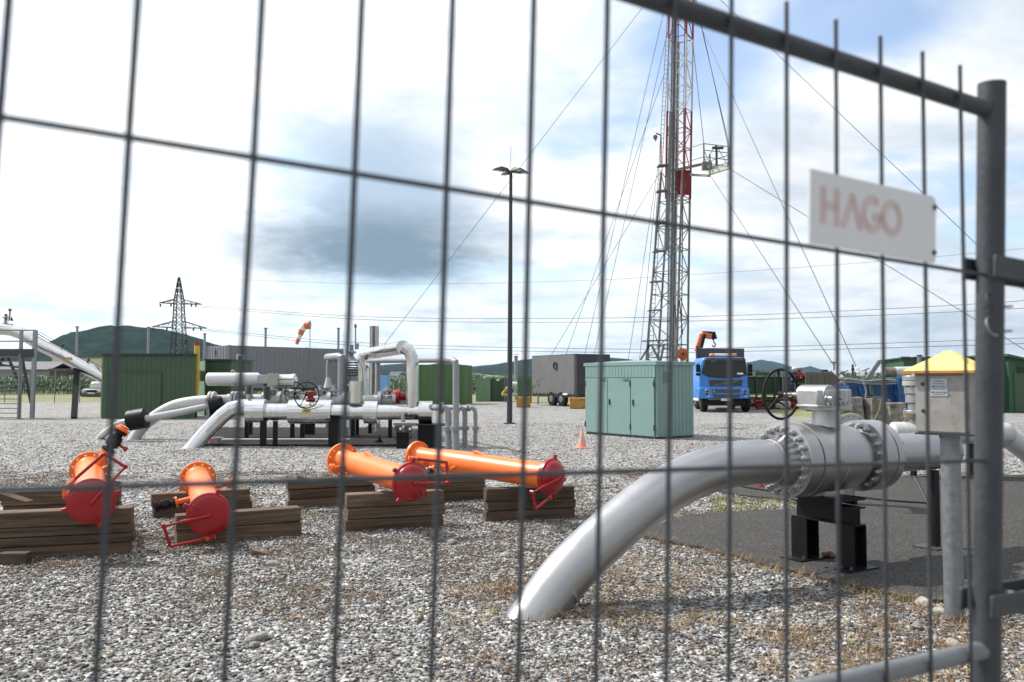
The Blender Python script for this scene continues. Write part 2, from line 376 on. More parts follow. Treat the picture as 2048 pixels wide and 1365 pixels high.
# ================================================================== SETTING
def gravel_mat(name, soil=1.0):
    m, N, L, B = new_mat(name)
    tc = N.new('ShaderNodeTexCoord')
    def vor(scale, feat='F1', rnd=1.0):
        v = N.new('ShaderNodeTexVoronoi'); v.feature = feat; L.new(tc.outputs['Object'], v.inputs['Vector']); v.inputs['Scale'].default_value = scale
        v.inputs['Randomness'].default_value = rnd; return v
    def noi(scale, det=6):
        n = N.new('ShaderNodeTexNoise'); L.new(tc.outputs['Object'], n.inputs['Vector']); n.inputs['Scale'].default_value = scale; n.inputs['Detail'].default_value = det; n.inputs['Roughness'].default_value = .65; return n.outputs[0]
    def mix(f, a, b):
        x = N.new('ShaderNodeMix'); x.data_type = 'RGBA'
        for s_, q in ((x.inputs[0], f), (x.inputs[6], a), (x.inputs[7], b)):
            if isinstance(q, (int, float)): s_.default_value = q
            elif isinstance(q, tuple): s_.default_value = (*q, 1)
            else: L.new(q, s_)
        return x.outputs[2]
    def ramp(x, stops):
        r = N.new('ShaderNodeValToRGB'); L.new(x, r.inputs[0]); e = r.color_ramp.elements
        while len(e) < len(stops): e.new(.5)
        for i, (p, c) in enumerate(stops): e[i].position = p; e[i].color = (*c, 1)
        return r.outputs[0]
    stops = [(0.0, (.02, .02, .02)), (.2, (.06, .06, .06)), (.38, (.15, .15, .148)), (.55, (.26, .256, .248)), (.75, (.43, .425, .41)), (.9, (.70, .695, .68)), (1.0, (.26, .18, .11))]
    va = vor(38); vb = vor(15)
    sa = N.new('ShaderNodeSeparateColor'); L.new(va.outputs['Color'], sa.inputs[0]); sb = N.new('ShaderNodeSeparateColor'); L.new(vb.outputs['Color'], sb.inputs[0])
    c = mix(.42, ramp(sa.outputs[0], stops), ramp(sb.outputs[0], stops))
    def mr(x, lo, hi, a=0., b=1.):
        r = N.new('ShaderNodeMapRange'); L.new(x, r.inputs[0]); r.inputs[1].default_value = lo; r.inputs[2].default_value = hi; r.inputs[3].default_value = a; r.inputs[4].default_value = b; return r.outputs[0]
    c = mix(mr(noi(.42, 4), .42, .75, 0, .30), c, (.115, .11, .10))
    patch = mr(noi(.9, 9), .55, .70, 0, .75 * soil)
    c = mix(patch, c, (.07, .046, .026))
    fine = mr(noi(6, 6), .60, .74, 0, .5 * soil)
    c = mix(fine, c, (.085, .055, .03))
    L.new(c, B.inputs['Base Color']); B.inputs['Roughness'].default_value = .85
    bp = N.new('ShaderNodeBump'); L.new(va.outputs['Distance'], bp.inputs['Height']); bp.invert = True; bp.inputs['Strength'].default_value = .9; bp.inputs['Distance'].default_value = .03
    b2 = N.new('ShaderNodeBump'); L.new(vb.outputs['Distance'], b2.inputs['Height']); b2.invert = True; b2.inputs['Strength'].default_value = .5; b2.inputs['Distance'].default_value = .05
    L.new(bp.outputs[0], b2.inputs['Normal']); L.new(b2.outputs[0], B.inputs['Normal'])
    return m
M['gravel'] = gravel_mat('gravel_ground')
M['field'] = PM('meadow', (.10, .145, .045), .95, 0, .4, .05, .3, 2, dirt=((.20, .19, .08), .45, .7, .4))
M['verge'] = PM('dry_verge_grass', (.15, .155, .055), .95, 0, .35, 1.2, .5, 12, dirt=((.30, .27, .17), .5, .7, .5))
M['forest'] = PM('forest_slope', (.012, .022, .013), .95, 0, .8, .02, 0, 0, dirt=((.02, .034, .016), .66, .72, .0035), spec=0.0)
M['asphalt'] = PM('asphalt', (.046, .044, .042), .9, 0, .30, 1.3, 1.0, 160, dirt=((.17, .165, .155), .52, .64, 60), spec=.12)
struct(MB().add([(-12000, -200, -.03), (12000, -200, -.03), (12000, 12000, -.03), (-12000, 12000, -.03)], [(0, 1, 2, 3)]), 'ground', 'field', smooth=False)
struct(MB().add([(-75, -15, 0), (75, -15, 0), (75, 47, 0), (16, 47, 0), (8, 62, 0), (-75, 62, 0)], [(0, 1, 2, 3, 4, 5)]), 'gravel_yard', 'gravel', smooth=False)
struct(MB().add([(12.2, 36.5, .004), (19, 36.5, .004), (24, 46.8, .004), (13.2, 46.8, .004)], [(0, 1, 2, 3)]), 'grass_verge', 'verge', smooth=False)
struct(MB().add([(-75, 62, -.012), (60, 62, -.012), (60, 97, -.012), (-75, 97, -.012)], [(0, 1, 2, 3)]), 'grass_strip', 'verge', smooth=False)

def ridge(name, prof, D, W, rough, mat='forest'):
    xs = np.arange(prof[0][0], prof[-1][0] + 1, (prof[-1][0] - prof[0][0]) / 150.0)
    hs = np.interp(xs, [p[0] for p in prof], [p[1] for p in prof]); mb = MB(); rows = 26
    vs = []
    for j in range(rows):
        t = j / (rows - 1) * 2 - 1; k = math.cos(t * math.pi / 2) ** 1.3
        for x, y in zip(xs, hs):
            p = at(x, 761, D + t * W); top = (761 - y) * D / F_PX + CAM_H
            nz = mnoise.fractal(Vector((p.x / (W * .35), p.y / (W * .35), D)), .8, 2.1, 6) * rough * 1.6 * k
            nz += mnoise.noise(Vector((p.x / 9., p.y / 9., 1.))) * rough * .35 * k
            vs.append((p.x, p.y, top * k * (1 + .12 * mnoise.noise(Vector((p.x / W, p.y / W, 5.)))) + nz - 2))
    n = len(xs); mb.add(vs, [(j * n + i, j * n + i + 1, (j + 1) * n + i + 1, (j + 1) * n + i) for j in range(rows - 1) for i in range(n - 1)])
    return struct(mb, name, mat, ang=180)
ridge('wooded_hill', [(-500, 735), (-300, 720), (-120, 716), (0, 709), (40, 699), (75, 685), (110, 671), (140, 659), (180, 654), (215, 650), (250, 652), (290, 655), (330, 661), (370, 671), (410, 683), (450, 694), (500, 712), (570, 735), (640, 750), (700, 761)], 2600, 900, 9)
ridge('far_hills', [(520, 760), (640, 748), (700, 742), (760, 734), (810, 727), (850, 731), (900, 722), (940, 735), (975, 731), (1015, 726), (1060, 721), (1110, 717), (1180, 716), (1260, 722), (1340, 730), (1440, 735), (1560, 746), (1700, 752), (1900, 752), (2200, 748), (2500, 756)], 5200, 1500, 10)
ridge('distant_mountain', [(1380, 758), (1440, 742), (1480, 730), (1500, 723), (1522, 719), (1545, 723), (1570, 730), (1590, 737), (1605, 736), (1620, 734), (1640, 741), (1680, 750), (1740, 760)], 8200, 1500, 9)
M['pasture'] = PM('pasture', (.13, .20, .06), .95, 0, .35, .004, 0, 0, dirt=((.025, .045, .02), .55, .60, .012))
ridge('pasture_hill', [(700, 760), (780, 752), (860, 748), (930, 744), (960, 746), (1010, 751), (1080, 753), (1200, 757), (1300, 761)], 1500, 380, 2, 'pasture')

# ================================================================== ASPHALT PAD
PADPX = [(1283, 1075), (1350, 1090), (1420, 1106), (1490, 1122), (1560, 1141), (1630, 1158), (1700, 1176), (1770, 1192), (1840, 1204), (1920, 1216), (2010, 1226), (2140, 1240), (2330, 1255), (2600, 1262),
         (2560, 962), (2300, 956), (2048, 953), (1900, 955), (1780, 958), (1640, 964), (1540, 968), (1450, 974), (1436, 986), (1500, 996), (1560, 1000), (1596, 1012), (1588, 1022), (1500, 1026), (1420, 1030), (1362, 1037), (1312, 1056)]
pad2 = []
for i, p in enumerate(PADPX):
    q = PADPX[(i + 1) % len(PADPX)]; A = gp(*p); Bq = gp(*q); k = max(2, int((Bq - A).length / .12))
    for j in range(k):
        w = A.lerp(Bq, j / k); e = mnoise.noise(Vector((w.x * 3, w.y * 3, 0))) * .05 + mnoise.noise(Vector((w.x * 11, w.y * 11, 2))) * .025
        pad2.append((w.x + e, w.y + e * .6))
PAD_H = .028
def tess_prism(poly, z0, z1):
    n = len(poly); tri = tessellate_polygon([[Vector((x, y, 0)) for x, y in poly]])
    vs = [(x, y, z0) for x, y in poly] + [(x, y, z1) for x, y in poly]
    return MB().add(vs, [tuple(i + n for i in t) for t in tri] + [(i, (i + 1) % n, n + (i + 1) % n, n + i) for i in range(n)])
pad = struct(tess_prism(pad2, -.05, PAD_H), 'asphalt_pad', 'asphalt', smooth=False)
PADN = np.array(pad2)
def in_poly(x, y, P):
    ins = np.zeros(len(x), bool); n = len(P); j = n - 1
    for i in range(n):
        xi, yi, xj, yj = P[i, 0], P[i, 1], P[j, 0], P[j, 1]
        c = ((yi > y) != (yj > y)) & (x < (xj - xi) * (y - yi) / (yj - yi + 1e-12) + xi); ins ^= c; j = i
    return ins

# ================================================================== FENCE
def wpt(x, y, d):                       # point at camera depth d
    u = (x - 1024) / F_PX; v = (682.5 - y) / F_PX; c, s = math.cos(PITCH), math.sin(PITCH)
    return Vector((u * d, d * (c - v * s), CAM_H + d * (s + v * c)))
A0 = wpt(265, 270, .727); B0 = wpt(1929, 540, 1.334); A1 = wpt(223, 981, .727); B1 = wpt(1945, 928, 1.334)
FU = (B0 - A0) / 12
FV = Vector((-.01285, .03877, -.99917)).normalized()     # the panel leans a little
FN = FU.normalized().cross(FV).normalized()      # panel normal
if FN.y > 0: FN = -FN                              # towards the camera side
def fpt(n, v, o=0.0): return A0 + FU * n + FV * v + FN * (o - .0165)     # offset counted from the frame; the wires lie in front of it
def make_panel(nl, nr, label, name='mesh_fence'):
    foot = fpt(nr, 0); root = T(name, label, 'fence', (foot.x, foot.y, 0))
    def drop(n): return (fpt(n, 0).z - .02) / (-FV.z)     # length down to the ground
    for n in (nl, nr):
        MB().tube([fpt(n, -.318), fpt(n, drop(n))], .0215, 20).build('post', 'galv_dark', root)
    vb = drop(nr) - .14
    for v, r in ((-.272, .0135), (.612, .0145), (vb, .0135)):
        MB().tube([fpt(nl + .1, v), fpt(nr - .15, v)], r, 16).build('rail', 'galv_dark' if v < 0 else 'galv', root)
    k = 0
    while .302 * k < vb - .05:
        if abs(.302 * k - .604) > .05:
            MB().tube([fpt(nl + .15, .302 * k, .004), fpt(nr - .12, .302 * k, .004)], .0031, 8).build('horizontal_wire', 'galv_dark', root)
        k += 1
    for n in range(math.ceil(nl + .4), math.floor(nr - .4) + 1):
        j = random.uniform(-.03, .03)
        sp = lambda v: n + max(-7, min(7, n - 6)) * .075 * max(-.32, min(.62, v))      # slightly splayed wires
        MB().tube([fpt(sp(v) + j * (1 if v < .3 else .3), v, .0165) for v in (-.318, 0, .3, .62, vb + .03)], .0031, 8).build('vertical_wire', 'galv_dark', root)
    return root
make_panel(-21.9, 12.98, 'galvanised wire mesh fence panel close to the viewer with a stout end post')
# next panel, beginning just outside the picture; the clamps hold on to it
make_panel(14.8, 22.9, 'galvanised fence panel beyond the right end post, held by clamps')
for nm, v in (('upper pressed steel clamp joining the two fence posts below the sign', .0), ('lower pressed steel clamp joining the two fence posts near mid rail', .545)):
    cl = T('fence_clamp', nm, 'clamp', fpt(13.85, v))
    for o in (-1, 1):
        MB().bar(fpt(12.65, v - .012, o * .026), fpt(15.15, v - .012, o * .026), .007, .036, up=-FV).build('jaw', 'galv_dark', cl, bevel=.002)
    MB().tube([fpt(13.85, v - .012, -.045), fpt(13.85, v - .012, .048)], .006, 8).lathe(fpt(13.85, v - .012, .030), FN, [(0, .011), (.010, .011)], 6).build('bolt', 'galv', cl)
for k, v in enumerate((.045, .085)):
    pts = [fpt(12.72 - .16 * math.sin(a), v + .014 * math.cos(a), .012 * math.cos(a * .5) + .012) for a in np.linspace(-.4, 3.5, 14)]
    pts += [fpt(13.1 + .2 * q, v + .004, .024 - .05 * abs(q - .5)) for q in (0, .5, 1)]
    solo(MB().tube(pts, .0019, 6), 'tie_wire', 'darksteel' if k == 0 else 'galv', 'upper dark twist of tie wire looped round the fence post' if k == 0 else 'lower pale twist of tie wire looped round the fence post', 'tie wire', 'tie wires on the fence post')
# sign
sg = T('sign', 'small white plate with faded red outlined lettering fixed on the mesh fence', 'sign', fpt(9.8, 0))
def spt(x, y, o=0.0): return fpt(8.33 + x * 10, -y + .0, .0235 + o)          # metres on the plate
SW, SH, cr = .277, .100, .010
out = [(0, 0), (SW - .004, 0), (SW, .004)] + [(SW - cr + cr * math.sin(a), SH - cr + cr * math.cos(a)) for a in np.linspace(math.pi / 2, 0, 6)] + [(0, SH)]
MB().prism([spt(x, y, 0) for x, y in out], FN * .003).build('plate', 'sign', sg, ang=30)
for x, y in ((SW - .004, .084), (SW - .004, .016)): MB().lathe(spt(x, y, .003), FN, [(0, .0042), (.002, .0042), (.0035, .002)], 8).build('screw', 'darksteel', sg)
def stroke_outline(mb, line, w, closed=False):
    """outlined stroke: two parallel thin lines round a centre line with round ends"""
    L_ = [Vector((p[0], p[1], 0)) for p in line]; n = len(L_); lf = []; rt = []
    for i in range(n):
        a = L_[i - 1] if (i > 0 or closed) else L_[i]; b = L_[(i + 1) % n] if (i < n - 1 or closed) else L_[i]
        d = (b - a).normalized(); nn = Vector((-d.y, d.x, 0)); lf.append(L_[i] + nn * w); rt.append(L_[i] - nn * w)
    loops = []
    if closed: loops = [lf + [lf[0]], rt + [rt[0]]]
    else:
        def capa(c, d0): return [c + Vector((math.cos(d0 + t), math.sin(d0 + t), 0)) * w for t in np.linspace(math.pi / 2, -math.pi / 2, 7)]
        de = (L_[-1] - L_[-2]); ds = (L_[0] - L_[1])
        loops = [lf + capa(L_[-1], math.atan2(de.y, de.x)) + rt[::-1] + capa(L_[0], math.atan2(ds.y, ds.x)) + [lf[0]]]
    for lp in loops:
        for a, b in zip(lp, lp[1:]):
            if (b - a).length > 1e-5: mb.bar(spt(a.x, a.y, .0032), spt(b.x, b.y, .0032), .0013, .0006, up=FN)
def arc(cx, cy, rx, ry, a0, a1, n=18): return [(cx + rx * math.cos(math.radians(a)), cy + ry * math.sin(math.radians(a))) for a in np.linspace(a0, a1, n)]
lx, ly, lh = .026, .034, .042
for nm, strokes in (('letter_h', [([(lx, ly), (lx, ly + lh)], 0), ([(lx + .028, ly), (lx + .028, ly + lh)], 0), ([(lx + .004, ly + .021), (lx + .024, ly + .021)], 0)]),
                    ('letter_a', [([(lx + .043, ly), (lx + .060, ly + lh - .002)], 0), ([(lx + .077, ly), (lx + .062, ly + lh - .006)], 0)]),
                    ('letter_g', [(arc(lx + .103, ly + .021, .019, .021, 62, 355), 0), ([(lx + .108, ly + .018), (lx + .121, ly + .018)], 0)]),
                    ('letter_o', [(arc(lx + .146, ly + .021, .019, .021, 0, 342), 1)])):
    mb = MB()
    for ln, cl_ in strokes: stroke_outline(mb, ln, .0052, bool(cl_)); stroke_outline(mb, ln, .0015, bool(cl_))
    mb.build(nm, 'signred', sg, smooth=False)

# ================================================================== CONTROL CABINET
cb = gp(1909, 1240); cab = T('control_cabinet', 'zinc control cabinet with yellow hip roof on a round post', 'cabinet', cb)
MB().tube([cb - Vector((0, 0, .25)), Vector((cb.x, cb.y, 1.27))], .062, 24).build('post', 'galv', cab)
ph = R_(50); fx = Vector((math.cos(ph), -math.sin(ph), 0)); fd = Vector((math.sin(ph), math.cos(ph), 0)); UP = Vector((0, 0, 1))   # along the face, into the box
cw, cd, z0, z1 = .355, .24, 1.245, 1.652
cc = Vector((cb.x, cb.y, 0)) + fx * .012 + fd * -.02
rotm = Matrix((fx, fd, UP)).transposed()
MB().box(cc + UP * ((z0 + z1) / 2), (cw, cd, z1 - z0), rotm).build('box', 'cabinet', cab, bevel=.006)
fo = cc - fd * (cd / 2)
door = MB().box(fo - fd * .006 + UP * ((z0 + z1) / 2 - .003), (cw - .016, .012, z1 - z0 - .03), rotm).build('door', 'cabinet', cab, bevel=.004)
for q in (.105, -.075): MB().lathe(fo - fd * .012 + fx * -.118 + UP * (1.47 + q), -fd, [(0, .014), (.006, .014), (.008, .009), (.012, .008)], 14).build('lock', 'darksteel', door)
for q in (.14, -.14): MB().cyl(fo - fd * .004 + fx * (cw / 2 - .006) + UP * (1.45 + q - .03), fo - fd * .004 + fx * (cw / 2 - .006) + UP * (1.45 + q + .03), .006, 8).build('hinge', 'cabinet', cab)
pl = MB().box(fo - fd * .0145 + fx * -.012 + UP * 1.553, (.112, .004, .118), rotm).build('label_plate', 'plate', door)
tx = MB(); pc = fo - fd * .0168 + fx * -.012
for t, s_, dz in (('MK 015-PU', .019, .004), ('MK 016-PUE', .019, -.034)):
    text_on(tx, t, s_, pc + UP * (1.553 + dz), fx, UP, .0005)
for dz, w in ((.046, .02), (.038, .06), (.024, .07), (-.012, .08), (-.048, .08)): tx.box(pc + UP * (1.553 + dz), (w, .001, .003), rotm)
tx.build('printing', 'ink', pl, smooth=False)
for a in (-1, 1):
    for b_ in (-1, 1): MB().lathe(fo - fd * .012 + fx * (-.012 + a * .072) + UP * (1.553 + b_ * .052), -fd, [(0, .004), (.003, .003)], 6).build('rivet', 'ink', door)
MB().lathe(fo + fx * -.03 + UP * (z0 - .03) + fd * .03, UP, [(0, .006), (.03, .009)], 8).build('cable_gland', 'darksteel', cab)
MB().box(cc + UP * (z0 - .006), (cw + .01, cd + .01, .010), rotm).build('base_plate', 'galv_dark', cab)
ew, ed = cw / 2 + .055, cd / 2 + .055
eave = [cc + fx * (a * ew) + fd * (b_ * ed) for a, b_ in ((-1, -1), (1, -1), (1, 1), (-1, 1))]
rz = z1 + .012
MB().add([p + UP * rz for p in eave] + [cc + fx * -.02 + UP * (rz + .135), cc + fx * .02 + UP * (rz + .135)] + [p + UP * (rz - .012) for p in eave],
         [(0, 1, 5, 4), (1, 2, 5), (2, 3, 4, 5), (3, 0, 4), (6, 7, 1, 0), (7, 8, 2, 1), (8, 9, 3, 2), (9, 6, 0, 3), (9, 8, 7, 6)]).build('roof', 'yellowroof', cab, smooth=False)
lip = MB()
for i in range(4):
    a, b_ = eave[i] + UP * (rz - .008), eave[(i + 1) % 4] + UP * (rz - .008); lip.bar(a, b_, .010, .018)
lip.build('roof_edge', 'rustedge', cab, smooth=False)

# ================================================================== MAIN PIPELINE WITH BALL VALVE
PC = Vector((2.75, 7.42, .93)); PH = Vector((math.cos(R_(30)), math.sin(R_(30)), 0)); PN = Vector((PH.y, -PH.x, 0))   # axis, towards-camera normal
def pp(s_, z=.93, o=0.0): return Vector((PC.x, PC.y, 0)) + PH * s_ + PN * o + UP * z
pipe = T('gas_pipeline', 'thick silver painted pipe rising from the gravel into a bolted ball valve', 'pipeline', pp(-2.97, 0))
cl = spline([pp(-3.5, -.62), pp(-2.97, .0), pp(-2.61, .325), pp(-1.98, .70), pp(-1.5, .868), pp(-1.1, .925), pp(-.72, .93)], 9)
MB().tube(cl, .178, 40).build('pipe_bend', 'silver', pipe)
MB().tube(spline([pp(-2.78, .16) + UP * 0, pp(-2.80, .145)], 2), .1795, 40, cap=False).build('weld_seam', 'silver2', pipe)
MB().lathe(pp(-.72), PH, [(-.005, .178), (0, .182), (.012, .182), (.016, .180), (.07, .188), (.125, .205), (.15, .215)], 48).build('weld_neck', 'silver', pipe)
MB().lathe(pp(.61), PH, [(0, .21), (.03, .2), (.09, .182), (.13, .178), (.135, .181), (.145, .181), (.15, .176), (1.065, .176), (1.08, .165), (1.09, .0)], 40).build('pipe_run', 'silver', pipe)
def flange(s0, s1, r=.312):
    fl = MB().lathe(pp(s0), PH, [(0, r - .012), (.004, r), (s1 - s0 - .004, r), (s1 - s0, r - .006)], 64).build('flange', 'silver', pipe)
    return fl
f1 = flange(-.57, -.424); f2 = flange(-.412, -.30); f3 = flange(.37, .515); f4 = flange(.527, .612)
MB().lathe(pp(-.424), PH, [(0, .27), (.012, .27)], 48).build('gasket', 'black', pipe); MB().lathe(pp(.515), PH, [(0, .27), (.012, .27)], 48).build('gasket', 'black', pipe)
def bolts(parent, s_, sign, n=20, r=.265):
    proto = None
    u, w = perp(PH)
    for i in range(n):
        a = 2 * math.pi * (i + .5) / n; c = pp(s_) + (u * math.cos(a) + w * math.sin(a)) * r
        if proto is None:
            ax = PH * sign
            mb = MB().lathe((0, 0, 0), ax, [(-.01, .030), (.004, .030), (.005, .026), (.036, .026), (.038, .022)], 6).lathe((0, 0, 0), ax, [(.03, .0165), (.058, .0165), (.064, .012)], 10)
            proto = mb.build('bolt', 'silver2', parent, local=True, ang=30); ob = proto
        else:
            ob = proto.copy(); COL.objects.link(ob); ob.parent = parent
        ob.location = c - ORG[parent.name]
bolts(f1, -.572, -1); bolts(f3, .368, -1); bolts(f2, -.298, 1, 20); bolts(f4, .614, 1)
MB().lathe(pp(-.30), PH, [(0, .245), (.02, .262), (.05, .281), (.13, .288), (.20, .287), (.205, .292), (.24, .292), (.245, .287), (.42, .286), (.52, .272), (.58, .245), (.62, .222), (.67, .215)], 56).build('valve_body', 'silver', pipe)
for s_, z, in ((-.18, .93),):
    MB().lathe(pp(s_, z, .275), PN, [(0, .024), (.03, .024), (.032, .018), (.05, .018)], 6).build('vent_plug', 'silver2', pipe)
MB().lathe(pp(-.03, 1.16), UP, [(0, .135), (.05, .120), (.08, .108), (.185, .108)], 36).build('stem_neck', 'silver', pipe)
MB().lathe(pp(-.03, .60), UP, [(0, .1), (.08, .1)], 24).build('foot_boss', 'silver', pipe)
gb = MB().lathe(pp(-.03, 1.345), UP, [(0, .215), (.038, .215)], 40).build('mounting_plate', 'silver2', pipe, bevel=.003)
mb = MB(); prof = [(-.235, -.10), (-.235, .11), (-.16, .165), (.05, .165), (.14, .12), (.19, .075), (.26, .07), (.26, -.07), (.19, -.075), (.14, -.13), (.05, -.165), (-.16, -.165)]
mb.prism([pp(-.03 + a, 1.385, b_) for a, b_ in prof], UP * .135)
gear = mb.build('gearbox', 'silver2', pipe, bevel=.012)
mb = MB().prism([pp(-.03 + a, 1.372, b_ * 1.06) for a, b_ in [(x * 1.03, y) for x, y in prof]], UP * .018); mb.build('gearbox_rim', 'silver2', pipe, bevel=.004)
MB().lathe(pp(-.145, 1.475, -.15), PN, [(0, .085), (.30, .085)], 28).build('worm_housing', 'silver', gear, bevel=.004)
for a in (-.20, -.07): MB().lathe(pp(a, 1.45, .14), PN, [(0, .026), (.028, .026), (.03, .015), (.075, .015)], 12).build('stop_screw', 'silver2', gear)
for a in np.linspace(-.21, .05, 6): MB().lathe(pp(a, 1.39, .178), UP, [(0, .015), (.022, .015)], 6).build('cover_screw', 'silver2', gear)
for a, b_ in ((-.1, .06), (.05, .06), (.05, -.08), (-.1, -.1), (.12, -.02)): MB().lathe(pp(a, 1.52, b_), UP, [(0, .012), (.01, .012)], 6).build('cover_screw', 'silver2', gear)
hub = pp(-.145 - .012, 1.475, -.36)
hw = MB().torus(hub + PN * -.02, PN, .222, .0125, 56, 10).build('handwheel', 'rubber', pipe)
MB().cyl(pp(-.157, 1.475, -.15), hub - PN * .03, .016, 10).build('wheel_shaft', 'silver2', pipe)
MB().lathe(hub - PN * .035, PN, [(0, .028), (.05, .028)], 16).build('hub', 'rubber', hw)
u_, w_ = perp(PN)
for a in (200, 320, 80):
    d = u_ * math.cos(R_(a)) + w_ * math.sin(R_(a)); MB().bar(hub - PN * .02, hub - PN * .02 + d * .22, .018, .012, up=PN).build('spoke', 'rubber', hw)
# black stand under the valve
G = 0.028
st = T('pipe_support', 'black steel portal stand with two legs under the ball valve', 'pipe support', pp(-.03, G))
def ibeam(mb, p0, p1, w, h, up, t=.012):
    p0 = Vector(p0); p1 = Vector(p1); d = (p1 - p0).normalized(); up = Vector(up)
    for e in (-1, 1): mb.bar(p0 + up * (e * (h - t) / 2), p1 + up * (e * (h - t) / 2), w, t, up)
    return mb.bar(p0, p1, t, h - 2 * t - .002, up)
MB().bar(pp(-.03, .597, -.26), pp(-.03, .597, .26), .34, .022, UP).build('top_plate', 'black', st)
for a in (-1, 1): MB().bar(pp(-.03 + a * .10, .566, -.22), pp(-.03 + a * .10, .566, .22), .035, .038, UP).build('shim', 'black', st)
ibeam(MB(), pp(-.03, .465, -.33), pp(-.03, .465, .33), .15, .155, UP).build('cross_beam', 'black', st, smooth=False)
for o in (-.245, .245):
    ibeam(MB(), pp(-.03, G + .014, o), pp(-.03, .386, o), .17, .16, PH).build('leg', 'black', st, smooth=False)
    MB().bar(pp(-.03 - .19, G + .006, o), pp(-.03 + .19, G + .006, o), .24, .012, UP).build('foot_plate', 'black', st)
    MB().lathe(pp(-.14, G + .012, o + .08), UP, [(0, .014), (.012, .014), (.025, .009)], 6).build('anchor_bolt', 'darksteel', st)
def prop(px, Yg, top, label, w=.075, pl=.16):
    b_ = gx(px, Yg, PAD_H); r = T('pipe_support', label, 'pipe support', b_)
    MB().box(b_ + UP * ((top - PAD_H) / 2 + .006), (w, w, top - PAD_H - .012), R_(30)).build('leg', 'black', r)
    MB().box(b_ + UP * .006, (pl * 2, pl * 1.6, .012), R_(30)).build('foot_plate', 'darksteel', r)
    MB().box(b_ + UP * (top - .004), (w * 1.6, w * 1.6, .008), R_(30)).build('saddle', 'black', r)
prop(1862, 8.10, .750, 'single black post carrying the silver pipe just left of the cabinet')
# second line further back on the pad
PY = 14.0
p2 = T('rear_pipeline', 'pale pipe line with a flanged upright valve behind the yellow roofed cabinet', 'pipeline', gx(1800, PY, PAD_H))
L0, L1 = at(1786, 866, PY), at(1990, 867, PY)
sp = [L0, L1, at(2015, 872, PY) + Vector((0, .1, 0)), at(2048, 898, PY + .2), at(2095, 945, PY + .4), at(2140, 1000, PY + .5)]
MB().tube([L0 + Vector((-.06, 0, 0)), L0 + Vector((-.05, 0, 0)), L0 + Vector((0, 0, 0)), L0 + Vector((.1, 0, 0))] , [.06, .12, .165, .178], 32).tube(spline(sp[0:1] + sp[1:], 8), .178, 32).build('pipe', 'whitepipe', p2)
for x in (1806, 1830): MB().lathe(at(x, 866, PY), (1, 0, 0), [(0, .18), (.012, .184), (.024, .18)], 32).build('weld_seam', 'whitepipe', p2)
vx = at(1832, 845, PY); vst = [(0, .12), (.10, .12), (.12, .26), (.17, .26)]
zt = lambda y: at(1832, y, PY).z
def vf(y0, y1, r, name, mat='silver2', n=24): MB().lathe((vx.x, vx.y, zt(y1)), UP, [(0, r), (zt(y0) - zt(y1), r)], n).build(name, mat, p2, bevel=.006)
vf(838, 850, .13, 'branch'); vf(829, 836, .19, 'flange', 'rust'); vf(821, 828, .19, 'flange'); vf(807, 821, .12, 'valve_neck'); vf(789, 806, .155, 'valve_body'); vf(774, 788, .17, 'valve_body'); vf(763, 772, .195, 'flange', 'beige'); vf(752, 762, .195, 'flange'); vf(744, 752, .05, 'stem')
for y in (836, 772):
    for i in range(8):
        a = 2 * math.pi * i / 8; MB().cyl((vx.x + .165 * math.cos(a), vx.y + .165 * math.sin(a), zt(y) - .05), (vx.x + .165 * math.cos(a), vx.y + .165 * math.sin(a), zt(y) + .15), .017, 6).build('bolt', 'silver2', p2)
prop(1940, 14.0, .56, 'short black post under the rear pipe, right of the cabinet post')
prop(1823, 14.0, .56, 'short black post under the rear pipe, left of the cabinet post')
# upright spare flange behind the valve
bf = at(1703, 862, 10.4); bfz = bf.z
fl = T('blind_flange', 'grey drilled flange with yellowish rim standing up behind the valve', 'flange', (bf.x, bf.y, PAD_H))
MB().holed(bf, (-.25, -1, 0), .205, .11, (16, .172, .013), .035, 40).build('ring', 'silver', fl, smooth=False)
MB().torus(bf + Vector((0, .02, 0)), (-.25, -1, 0), .207, .008, 40, 6).build('rim', 'paleyellow', fl)
MB().tube([bf + Vector((0, .02, 0)), bf + Vector((.1, .4, 0)), Vector((bf.x + .12, bf.y + .5, bfz - .15)), Vector((bf.x + .12, bf.y + .52, 0))], .11, 24).build('stub', 'silver', fl)
# small things on the pad
solo(MB().tube([gx(1567, 7.15, 0) - UP * .05, gx(1567, 7.15, .30), gx(1566, 7.15, .31), gx(1567, 7.15, .66)], .013, 10), 'conduit', 'galv', 'thin upright grey conduit in front of the left valve flange', 'conduit')
strap = [gx(1700, 7.3, .10), gx(1694, 7.22, .045), gx(1672, 7.15, .036), gx(1645, 7.08, .036), gx(1628, 7.0, .04), gx(1620, 6.9, .02), gx(1618, 6.83, -.02)]
def ribbon(pts, w, t, label, mat='galv'):
    sp_ = spline(pts, 6); mb = MB()
    for a, b_ in zip(sp_, sp_[1:]): mb.bar(a, b_ + (b_ - a) * .15, t, w, up=(0, .4, 1))
    return solo(mb, 'earth_strap', mat, label, 'strap', smooth=False)
ribbon(strap, .032, .004, 'flat pale earthing strap bent from the front leg of the valve stand')
ribbon([gx(1824, 13.6, .06), gx(1834, 12.6, .035), gx(1846, 11.2, .034), gx(1854, 10.4, .034), gx(1853, 9.4, .034)], .05, .004, 'flat white strap lying on the asphalt behind the pipe')
mb = MB()
for i in range(7): mb.ball(gx(1643 + 3 * i, 7.62 + random.uniform(-.03, .03), .05 + random.uniform(-.008, .02)), (.03, .022, .02), 8)
solo(mb, 'rag', 'brownrag', 'crumpled brown rag lying between the legs of the valve stand', 'rag')
